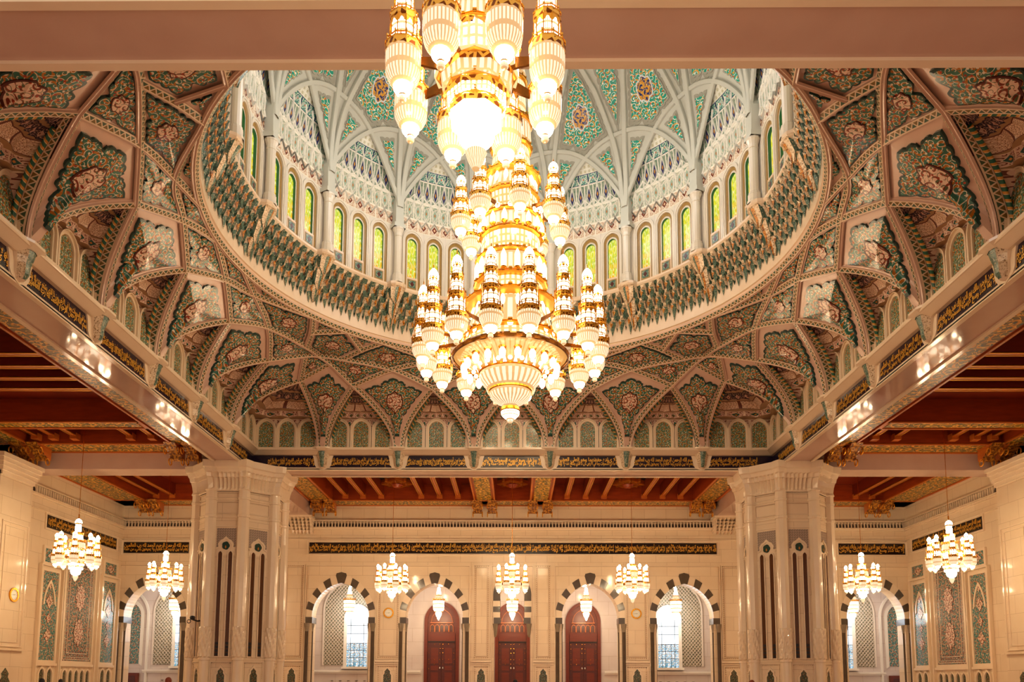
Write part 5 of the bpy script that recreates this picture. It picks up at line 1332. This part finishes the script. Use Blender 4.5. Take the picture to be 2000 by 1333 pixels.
def minaret(root, org, R, H, fringe=.25, nm='lamp', n=10):
    """a lamp shaped like a little minaret; org = its tip at the bottom; R bowl radius, H total height. Part lamp > glass, finial"""
    c = (org[0], org[1], org[2]); g = MB(); b = MB(); fr = fringe; zb = R*(2.0+fr); K = (H-zb)
    def Z(f): return zb+K*f
    g.lathe([(.001, .0), (R*.16, R*.03), (R*.24, R*.14), (R*.20, R*.42)], 10, c, m_crys)
    b.lathe([(R*.22, R*.38), (R*.25, R*.42), (R*.22, R*.46)], 10, c, m_gold)
    g.lathe([(R*.22, R*.44), (R*.36, R*.52), (R*.50, R*.72), (R*.54, R*.92), (R*.50, R*1.0)], 14, c, BU)
    g.lathe([(R*.56, R*.98), (R*.80, R*1.22), (R*.95, R*1.55), (R*1.0, R*1.9)], 18, c, m_crys)
    g.lathe([(R*1.0, R*1.9), (R*1.02, zb-R*.06)], 18, c, m_crys)
    b.lathe([(R*1.0, zb-R*.12), (R*1.05, zb-R*.08), (R*1.05, zb+K*.045), (R*.98, zb+K*.05)], n, c, m_crown)
    gal(b, c, R*.99, Z(.055), K*.075, n)
    arcade(g, b, c, R*.80, Z(.065), Z(.29), n)
    b.lathe([(R*.66, Z(.285)), (R*.80, Z(.31)), (R*.80, Z(.34)), (R*.7, Z(.35))], n, c, m_crown)
    gal(b, c, R*.76, Z(.35), K*.06, n)
    arcade(g, b, c, R*.58, Z(.36), Z(.55), n)
    b.lathe([(R*.48, Z(.545)), (R*.59, Z(.565)), (R*.59, Z(.59)), (R*.5, Z(.60))], n, c, m_crown)
    gal(b, c, R*.56, Z(.60), K*.05, n)
    arcade(g, b, c, R*.42, Z(.61), Z(.75), 8)
    g.lathe([(R*.44, Z(.75)), (R*.47, Z(.77)), (R*.43, Z(.81)), (R*.31, Z(.855)), (R*.12, Z(.89)), (R*.03, Z(.90))], 12, c, BU)
    b.lathe([(R*.48, Z(.745)), (R*.48, Z(.76)), (R*.40, Z(.765))], 10, c, m_gold)
    b.lathe([(R*.05, Z(.895)), (R*.09, Z(.91)), (R*.03, Z(.925)), (R*.06, Z(.94)), (R*.012, Z(.955)), (R*.004, H)], 6, c, m_gold)
    b.lathe([(R*.08, zb-R*.1), (R*.08, Z(.9))], 5, c, m_gold)
    lp = b.obj(nm, m_gold, root, org=root_org(root)); gg = g.obj('glass', m_cry, lp, smooth=False, org=root_org(root)); return lp
RO = {}
def root_org(root): return RO.get(root.name)
def chroot(name, loc, lab, group=None):
    r = empty(name, loc, lab, 'chandelier', group); RO[r.name] = loc; return r
# ---- the great chandelier
cz = chroot('chandelier', (0, YC, .81), 'giant golden crystal chandelier of many tiers hanging in the middle of the dome')
O = (0, YC, .81)
def cpart(mb, nm, mat, parent=None, sm=False): return mb.obj(nm, mat, parent or cz, sm, org=O)
c0 = (0, YC, 0)
b = MB(); b.lathe([(.001, .811), (.006, .8125), (.010, .818), (.009, .824), (.013, .826)], 10, c0, m_crys); b.lathe([(.018, .828), (.028, .838), (.030, .848), (.027, .852)], 16, c0, m_cry)
b.lathe([(.022, .861), (.028, .872), (.045, .880), (.062, .893), (.0685, .908), (.067, .914)], 32, c0, m_crys)
b.lathe([(.068, .918), (.078, .928), (.092, .945), (.1, .962), (.1, .970)], 40, c0, m_crys)
bw = cpart(b, 'crystal_bowl', m_crys)
b = MB(); b.lathe([(.028, .850), (.031, .853), (.030, .862), (.022, .864)], 24, c0); b.lathe([(.066, .912), (.071, .915), (.071, .920), (.066, .923)], 32, c0); b.lathe([(.097, .969), (.103, .972), (.102, .977), (.096, .978)], 40, c0); cpart(b, 'gilt_band', m_gold, bw)
b = MB(); b.lathe([(.100, .978), (.115, 1.0), (.150, 1.022), (.183, 1.030)], 48, c0, m_amber); b.lathe([(.1835, 1.018), (.1885, 1.019), (.191, 1.028), (.1870, 1.034), (.182, 1.031)], 64, c0, m_dgold)
rm = cpart(b, 'great_ring', m_gold)
for k in range(20):      # lamps, globes and triangular plates in the cone under the ring
    a = 2*pi*(k+.5)/20; q = MB(); cc = (.150*cos(a), YC+.150*sin(a), 0)
    q.lathe([(.004, .968), (.010, .976), (.011, .990), (.006, 1.0)], 10, cc, m_soft); q.lathe([(.012, 1.0), (.013, 1.004), (.009, 1.006)], 8, cc, m_gold); cpart(q, 'lamp_cup', m_soft, rm)
    a = 2*pi*k/20; cc = (.118*cos(a), YC+.118*sin(a), .982); q = MB(); q.lathe([(.0001, -.0075), (.0055, -.005), (.0075, 0), (.0055, .005), (.0001, .0075)], 10, cc, m_soft); cpart(q, 'globe', m_soft, rm)
    a = 2*pi*(k+.5)/20; q = MB(); P = [(.104*cos(a-.06), YC+.104*sin(a-.06), .974), (.104*cos(a+.06), YC+.104*sin(a+.06), .974), (.116*cos(a), YC+.116*sin(a), .998)]; P2 = [(p[0]*.97, YC+(p[1]-YC)*.97, p[2]) for p in P]
    i = q.add(P+P2); q.face((i, i+1, i+2), m_soft); q.face((i+3, i+5, i+4), m_gold); q.face((i, i+3, i+4, i+1), m_gold); q.face((i+1, i+4, i+5, i+2), m_gold); q.face((i+2, i+5, i+3, i), m_gold); cpart(q, 'glass_triangle', m_soft, rm)
# shaft of stacked drums
SH = [(1.033, .150, 1.075, .150), (1.08, .145, 1.19, .118), (1.20, .112, 1.26, .105), (1.27, .108, 1.34, .108), (1.35, .094, 1.42, .096), (1.43, .100, 1.48, .100), (1.49, .082, 1.56, .088), (1.57, .092, 1.63, .078), (1.64, .066, 1.74, .060), (1.75, .068, 1.83, .064), (1.84, .05, 1.98, .046), (2.0, .05, 2.06, .04), (2.08, .028, 2.2, .02)]
for k, (z0, r0_, z1, r1_) in enumerate(SH):
    q = MB(); mt_ = m_cryg if k % 2 == 0 else m_crys
    q.lathe([(r0_*.9, z0), (r0_, z0+.004), (r1_, z1-.004), (r1_*.9, z1)], 32, c0, mt_); sp = cpart(q, 'crystal_drum', mt_)
    q = MB(); gal(q, c0, max(r0_, r1_)*1.02, z1+.004, .014, 16, m_gold2); cpart(q, 'gilt_gallery', m_gold2, sp)
    if k in (1, 3, 5, 7):
        for j in range(16):
            a = 2*pi*(j+.5)/16; rr_ = r1_*1.02; cc = (rr_*cos(a), YC+rr_*sin(a), 0)
            q = MB(); q.lathe([(.006, z0+.008), (.009, z0+.012), (.009, z1-.018), (.0045, z1-.006), (.0008, z1+.002)], 8, cc, m_soft); q.lathe([(.003, z0), (.0095, z0+.006), (.0105, z0+.010), (.008, z0+.012)], 8, cc, m_gold); cpart(q, 'candle_tube', m_soft, sp)
for (zz, rr_, N_) in ((1.075, .152, 24), (1.49, .104, 16)):
    for j in range(N_):
        a = 2*pi*j/N_; q = MB(); cc = Vector((rr_*cos(a), YC+rr_*sin(a), zz)); o_ = Vector((cos(a), sin(a), .0)); t_ = Vector((-sin(a), cos(a), 0)); u_ = Vector((0, 0, 1))
        K = 10; P = [tuple(cc+t_*.0095*cos(2*pi*k/K)+u_*.0095*sin(2*pi*k/K)+o_*.004) for k in range(K)]; P0 = [tuple(cc+t_*.0095*cos(2*pi*k/K)+u_*.0095*sin(2*pi*k/K)) for k in range(K)]
        i = q.add(P0+P); q.face([i+K+k for k in range(K)], m_soft)
        for k in range(K): q.face((i+k, i+(k+1) % K, i+K+(k+1) % K, i+K+k), m_gold)
        cpart(q, 'disc_lamp', m_soft)
q = MB(); q.lathe([(.006, 2.2), (.006, 2.86)], 8, c0); q.lathe([(.03, 2.84), (.045, 2.868)], 12, c0); cpart(q, 'suspension_rod', m_gold)
def place_lamps(cx, cy, z, R, rad, H, N, a0, arm_z, arm_r, root, arm=True, fringe=.25):
    proto = minaret(root, (cx+R, cy, z), rad, H, fringe); out = []
    pw = Vector(root.location)
    for k in range(N):
        a = a0+2*pi*k/N
        if k == 0 and False: pass
        l = proto.copy(); C.objects.link(l); dx, dy = (R*cos(a)-R)*SC, (R*sin(a))*SC; l.location = proto.location+Vector((dx, dy, 0))
        for ch in proto.children: link_copy(ch, l)
        out.append(l)
        if arm:
            q = MB(); p0 = (cx+arm_r*cos(a), cy+arm_r*sin(a), arm_z+.01); p1 = (cx+(R-rad*.6)*cos(a), cy+(R-rad*.6)*sin(a), arm_z)
            t = (-sin(a)*rad*.08, cos(a)*rad*.08)
            v = []
            for s_ in (-1, 1):
                for p, dz in ((p0, -.010), (p0, .006), (p1, .004), (p1, -.003)): v.append((p[0]+t[0]*s_, p[1]+t[1]*s_, p[2]+dz))
            i = q.add(v)
            for f in ((0, 1, 2, 3), (4, 5, 6, 7), (0, 1, 5, 4), (1, 2, 6, 5), (2, 3, 7, 6), (3, 0, 4, 7)): q.face([i+x for x in f])
            q.obj('arm', m_dgold, root, org=root_org(root))
    for ch in list(proto.children): bpy.data.objects.remove(ch)
    bpy.data.objects.remove(proto); return out
place_lamps(0, YC, .9705, .282, .0345, .300, 16, pi/16, 1.085, .11, cz)
place_lamps(0, YC, 1.415, .165, .0330, .240, 8, radians(-80), 1.51, .07, cz)
BU = m_bulb2
# ---- the aisle chandeliers: one model, eight copies
def aisle_model(name, loc, lab, group, top):
    r = chroot(name, loc, lab, group); x, y, z0 = loc; c = (x, y, z0)
    def part(mb, nm, mat, parent=None): return mb.obj(nm, mat, parent or r, org=loc)
    q = MB(); q.lathe([(.001, 0), (.004, .004), (.009, .014), (.0115, .022), (.009, .028)], 16, c, m_crys); q.lathe([(.012, .030), (.018, .036), (.021, .046), (.019, .050)], 16, c, BU); bo = part(q, 'crystal_drop', m_crys)
    q = MB(); n = 8
    prof = [(.0285, .055, .0285, .070), (.032, .072, .034, .086), (.038, .088, .041, .106), (.045, .108, .045, .140), (.034, .146, .030, .180), (.022, .186, .020, .214), (.0125, .226, .0115, .262)]
    for k, (ra, za, rb_, zb) in enumerate(prof):
        g = MB(); g.lathe([(ra*.5, za-.001), (ra, za), (rb_, zb), (rb_*.5, zb+.001)], 8 if k < 3 else 16, c, BU if k in (0, 6) else (m_cry if k % 2 else m_crys), a0=pi/8); dr = part(g, 'crystal_tier', m_cry)
        g = MB(); g.lathe([(max(ra, rb_)*1.01, zb-.007), (max(ra, rb_)*1.03, zb-.001)], 8 if k < 3 else 12, c, m_crown, a0=pi/8); gal(g, c, max(ra, rb_)*1.0, zb+.001, .006, 8 if k < 3 else 12, m_gold2); part(g, 'gilt_gallery', m_gold2, dr)
    g = MB(); g.lathe([(.0135, .262), (.014, .268), (.010, .276), (.003, .281)], 12, c, BU); part(g, 'crown', BU)
    g = MB(); g.lathe([(.0012, .28), (.0012, top-z0)], 6, c); g.lathe([(.003, .279), (.003, .30), (.0012, .303)], 6, c); g.lathe([(.001, top-z0-.01), (.012, top-z0)], 8, c); part(g, 'suspension_rod', m_gold)
    place_lamps(x, y, z0+.056, .080, .0182, .168, 8, pi/8, z0+.105, .03, r, fringe=.95)
    return r
G1 = 'chandeliers of the aisles'
LB = {0: 'golden crystal chandelier before the central door', 1: 'golden crystal chandelier before the rear wall, left of the middle one', 2: 'golden crystal chandelier before the rear wall, right of the middle one',
      3: 'golden crystal chandelier in the far left corner beside the pier', 4: 'golden crystal chandelier in the far right corner beside the pier', 5: 'golden crystal chandelier before the carpet mosaic of the left wall', 6: 'golden crystal chandelier before the carpet mosaic of the right wall'}
zt = .4175
first_c = aisle_model('chandelier', (AISLE[0][0], AISLE[0][1], zt), LB[0], G1, ZC+.001)
for k in range(1, 7):
    c_ = copy_tree(first_c); c_.location = P3((AISLE[k][0], AISLE[k][1], zt)); c_['label'] = LB[k]
c_ = copy_tree(first_c); s_ = .93; c_.scale = (s_, s_, s_); c_.location = P3((-.0225, .72, .492)); c_['label'] = 'large golden crystal chandelier nearest the camera, cut off by the top edge'; del c_['group']
# ---- lanterns of the gallery
def lantern(name, loc, lab, group):
    r = chroot(name, loc, lab, group); c = loc
    r['category'] = 'lantern'
    def part(mb, nm, mat, parent=None): return mb.obj(nm, mat, parent or r, org=loc)
    g = MB(); g.lathe([(.001, 0), (.006, .008), (.010, .02), (.016, .03), (.020, .045), (.019, .05)], 12, c, BU); g.lathe([(.022, .054), (.030, .062), (.036, .075), (.036, .125), (.030, .13)], 16, c, m_cry); bd = part(g, 'glass_body', m_cry)
    g = MB(); gal(g, c, .038, .132, .012, 10, m_gold2); gal(g, c, .028, .056, .008, 10, m_gold2); part(g, 'gilt_gallery', m_gold2, bd)
    g = MB(); g.lathe([(.024, .138), (.020, .160), (.018, .162)], 12, c, m_crys); g.lathe([(.016, .166), (.014, .186)], 12, c, m_cry); g.lathe([(.010, .19), (.009, .206), (.006, .214), (.001, .218)], 10, c, BU); part(g, 'glass_top', m_cry)
    g = MB(); g.lathe([(.001, .218), (.001, .92-loc[2])], 6, c); g.lathe([(.020, .160), (.021, .163), (.016, .166)], 12, c); part(g, 'suspension_rod', m_gold)
    return r
LL = [(-1.06, 'gallery lantern before the left leaded window'), (-.479, 'gallery lantern before the left mahogany door'), (0, 'gallery lantern before the central door'), (.479, 'gallery lantern before the right mahogany door'), (1.06, 'gallery lantern before the right leaded window'), (-2.20, 'gallery lantern behind the far left arch'), (2.20, 'gallery lantern behind the far right arch')]
f_ = lantern('lantern', (LL[0][0], 5.09, .376), LL[0][1], 'lanterns of the gallery')
for x, lab in LL[1:]:
    c_ = copy_tree(f_); c_.location = P3((x, 5.09, .376)); c_['label'] = lab
# ================================================================ clocks
def clock(loc, nrm, lab, hh, mm):
    r = empty('wall_clock', loc, lab, 'clock', 'round gold wall clocks'); n = Vector(nrm); t = Vector((-n.y, n.x, 0)); u = Vector((0, 0, 1)); o = Vector(loc)
    def disc(mb, r0_, r1_, d0, d1, m=None, K=32):
        rows = [[tuple(o+t*rad*cos(2*pi*k/K)+u*rad*sin(2*pi*k/K)+n*d) for k in range(K)] for rad, d in ((r0_, d0), (r0_, d1), (r1_, d1), (r1_, d0))]; mb.grid(rows, m, None, True)
    b = MB(); disc(b, .0325, .024, 0, .007); rm_ = b.obj('clock_rim', m_gold, r)
    b = MB(); K = 32; b.add([tuple(o+t*.0245*cos(2*pi*k/K)+u*.0245*sin(2*pi*k/K)+n*.0035) for k in range(K)]); b.face(list(range(K))); dl = b.obj('clock_dial', m_white, r)
    b = MB()
    for k in range(12):
        a = 2*pi*k/12; p = o+t*.0195*cos(a)+u*.0195*sin(a)+n*.004; rd = t*cos(a)+u*sin(a); tg = u*cos(a)-t*sin(a)
        i = b.add([tuple(p+rd*.002+tg*.0006), tuple(p+rd*.002-tg*.0006), tuple(p-rd*.002-tg*.0006), tuple(p-rd*.002+tg*.0006)]); b.face((i, i+1, i+2, i+3))
    b.obj('hour_marks', m_black, dl)
    for ang, L, w in ((hh, .011, .0011), (mm, .017, .0008)):
        a = radians(90-ang); d = t*cos(a)+u*sin(a); g = u*cos(a)-t*sin(a); b = MB(); p = o+n*.0045
        i = b.add([tuple(p-d*.003+g*w), tuple(p-d*.003-g*w), tuple(p+d*L-g*w*.4), tuple(p+d*L+g*w*.4)]); b.face((i, i+1, i+2, i+3)); b.obj('clock_hand', m_black, dl)
    return r
# nrm: direction the dial faces; t for n=(0,-1,0) is +x
clock((-.767, YR, .403), (0, -1, 0), 'round gold-rimmed clock on the rear wall left of the left door', 85, 268)
clock((.767, YR, .403), (0, -1, 0), 'round gold-rimmed clock on the rear wall right of the right door', 85, 268)
clock((-2.27, 3.545, .372), (1, 0, 0), 'round gold-rimmed clock on the left wall pilaster', 85, 268)
# black camera bracket on the left pier
r = empty('security_camera', (-1.422, 3.57, .262), 'black camera on a bracket fixed to the left pier', 'camera')
q = MB(); q.lathe([(.0001, -.006), (.010, -.004), (.012, .006), (.009, .013), (.0001, .015)], 12, (-1.452, 3.562, .266), m_black); hb = q.obj('camera_housing', m_black, r)
q = MB(); q.tube([(-1.418, 3.572, .258), (-1.43, 3.568, .256), (-1.450, 3.562, .262)], .004, 6); q.obj('bracket_arm', m_black, r)
q = MB(); q.tube([(-1.466+.008*cos(a*pi/6), 3.558, .254+.008*sin(a*pi/6)) for a in range(13)], .0018, 5); q.obj('cable_loop', m_black, hb)
# ================================================================ visitors (only the tops of their heads reach into the frame)
m_skin = plain('skin', rgb(176, 120, 88), .5)
def person(x, y, h, hair, shirt, trousers, lab, turn=0., walk=.12):
    """standing figure: one skinned body mesh; x, y in plan units, h metres"""
    X0, Y0 = x*SC, y*SC; k = h/1.75
    me = bpy.data.meshes.new('body'); J = [((0, 0, .98), .125), ((0, 0, 1.14), .115), ((0, 0, 1.36), .135), ((0, 0, 1.50), .05), ((0, -.005, 1.56), .05), ((0, -.01, 1.64), .082), ((0, -.01, 1.70), .074)]
    E = [(0, 1), (1, 2), (2, 3), (3, 4), (4, 5), (5, 6)]
    def add(p, rd, par): J.append((p, rd)); E.append((par, len(J)-1)); return len(J)-1
    for s in (-1, 1):
        a = add((s*.17, 0, 1.43), .055, 2); b = add((s*.21, .02, 1.16), .043, a); c = add((s*.20, -.09*s*walk*4-.06, .93), .032, b); p = add((s*.20, -.12, .86), .034, c)
        for q in range(4): f = add((s*(.185+.012*q), -.135-.004*q, .80+.006*(q % 3)), .010, p)
        add((s*.17, -.155, .84), .011, p)
        hp = add((s*.095, 0, .90), .095, 0); kn = add((s*.10, -.02-s*walk*.5, .50), .06, hp); an = add((s*.10, .04-s*walk, .09), .042, kn); add((s*.105, -.09-s*walk, .04), .042, an)
    R = Matrix.Rotation(turn, 4, 'Z')
    me.from_pydata([tuple(R @ (Vector(p)*k)) for p, _ in J], E, [])
    o = bpy.data.objects.new('person', me); C.objects.link(o); o.location = (X0, Y0, 0)
    o.modifiers.new('skin', 'SKIN'); sv = me.skin_vertices[0].data if me.skin_vertices else None
    if sv is None:
        bpy.context.view_layer.objects.active = o; o.select_set(True); sv = me.skin_vertices[0].data
    for v, (p, rd) in zip(sv, J): v.radius = (rd*k, rd*k)
    sv[0].use_root = True
    o.modifiers['skin'].use_smooth_shade = True; ms = o.modifiers.new('sub', 'SUBSURF'); ms.levels = 2; ms.render_levels = 2
    dg = bpy.context.evaluated_depsgraph_get(); m2 = bpy.data.meshes.new_from_object(o.evaluated_get(dg)); bpy.data.objects.remove(o)
    o = bpy.data.objects.new('person', m2); C.objects.link(o); o.location = (X0, Y0, 0)
    for m in (shirt, trousers, m_skin): m2.materials.append(m)
    for f in m2.polygons:
        z = f.center.z/k; f.use_smooth = True; ax = abs((R.inverted() @ f.center).x)/k
        f.material_index = 2 if z > 1.50 or (z < .93 and ax > .16 and z > .75) else (0 if z > .95 else 1)
    setp(o, lab, 'person')
    hd = MB(); hc = R @ (Vector((0, .004, 1.665))*k); rows = []
    for j in range(9):
        th = j/8*pi*.62; rows.append([((X0+hc.x+(.096*sin(th)+.001)*k*cos(2*pi*q/16))/SC, (Y0+hc.y+(.104*sin(th)+.001)*k*sin(2*pi*q/16)+.012)/SC, (hc.z+.118*k*cos(th)-EYE)/SC) for q in range(16)])
    hd.grid(rows, None, None, True); h_ = hd.obj('hair', hair, None, True); h_.parent = o; h_.location = (-X0, -Y0, 0)
    fc = MB(); fw = R @ Vector((0, -1, 0)); sd = R @ Vector((1, 0, 0)); base = R @ (Vector((0, -.085, 1.63))*k)
    def bp(a, b_, z): v = base+fw*a+sd*b_; return ((X0+v.x)/SC, (Y0+v.y)/SC, (v.z+z-EYE)/SC)
    i = fc.add([bp(0, -.014, -.02), bp(0, .014, -.02), bp(.024, 0, -.018), bp(0, 0, .025)]); fc.face((i, i+2, i+3)); fc.face((i+2, i+1, i+3)); fc.face((i, i+1, i+2))
    n_ = fc.obj('nose', m_skin, None); n_.parent = o; n_.location = (-X0, -Y0, 0)
    return o
m_h1 = plain('dark_hair', rgb(26, 16, 12), .5); m_h2 = plain('auburn_scarf', rgb(130, 50, 16), .7); m_cap = plain('black_cap', rgb(20, 12, 14), .6)
m_s1 = plain('white_robe', rgb(225, 220, 210), .8); m_s2 = plain('blue_shirt', rgb(60, 80, 120), .8); m_t1 = plain('dark_trousers', rgb(36, 34, 40), .8)
HX = [(86, 1.9, m_cap, m_s1, m_s1, 'visitor in a black cap before the left wall, only the crown visible', 2.2), (121, 2.3, m_h1, m_s2, m_t1, 'dark-haired visitor before the left carpet mosaic', 2.8), (337, 1.7, m_h2, m_s1, m_t1, 'auburn-haired visitor before the far left arch', .6), (1014, 2.2, m_h1, m_s2, m_t1, 'dark-haired visitor before the central door', 3.0), (1477, 1.8, m_h2, m_s1, m_t1, 'brown-haired visitor before the right pier', -.7)]
for px, Y, hair, sh_, tr, lab, tn in HX:
    person((px-1001)/1546*Y, Y, {86: 1.53, 121: 1.50, 337: 1.58, 1014: 1.55, 1477: 1.57}[px], hair, sh_, tr, lab, tn)
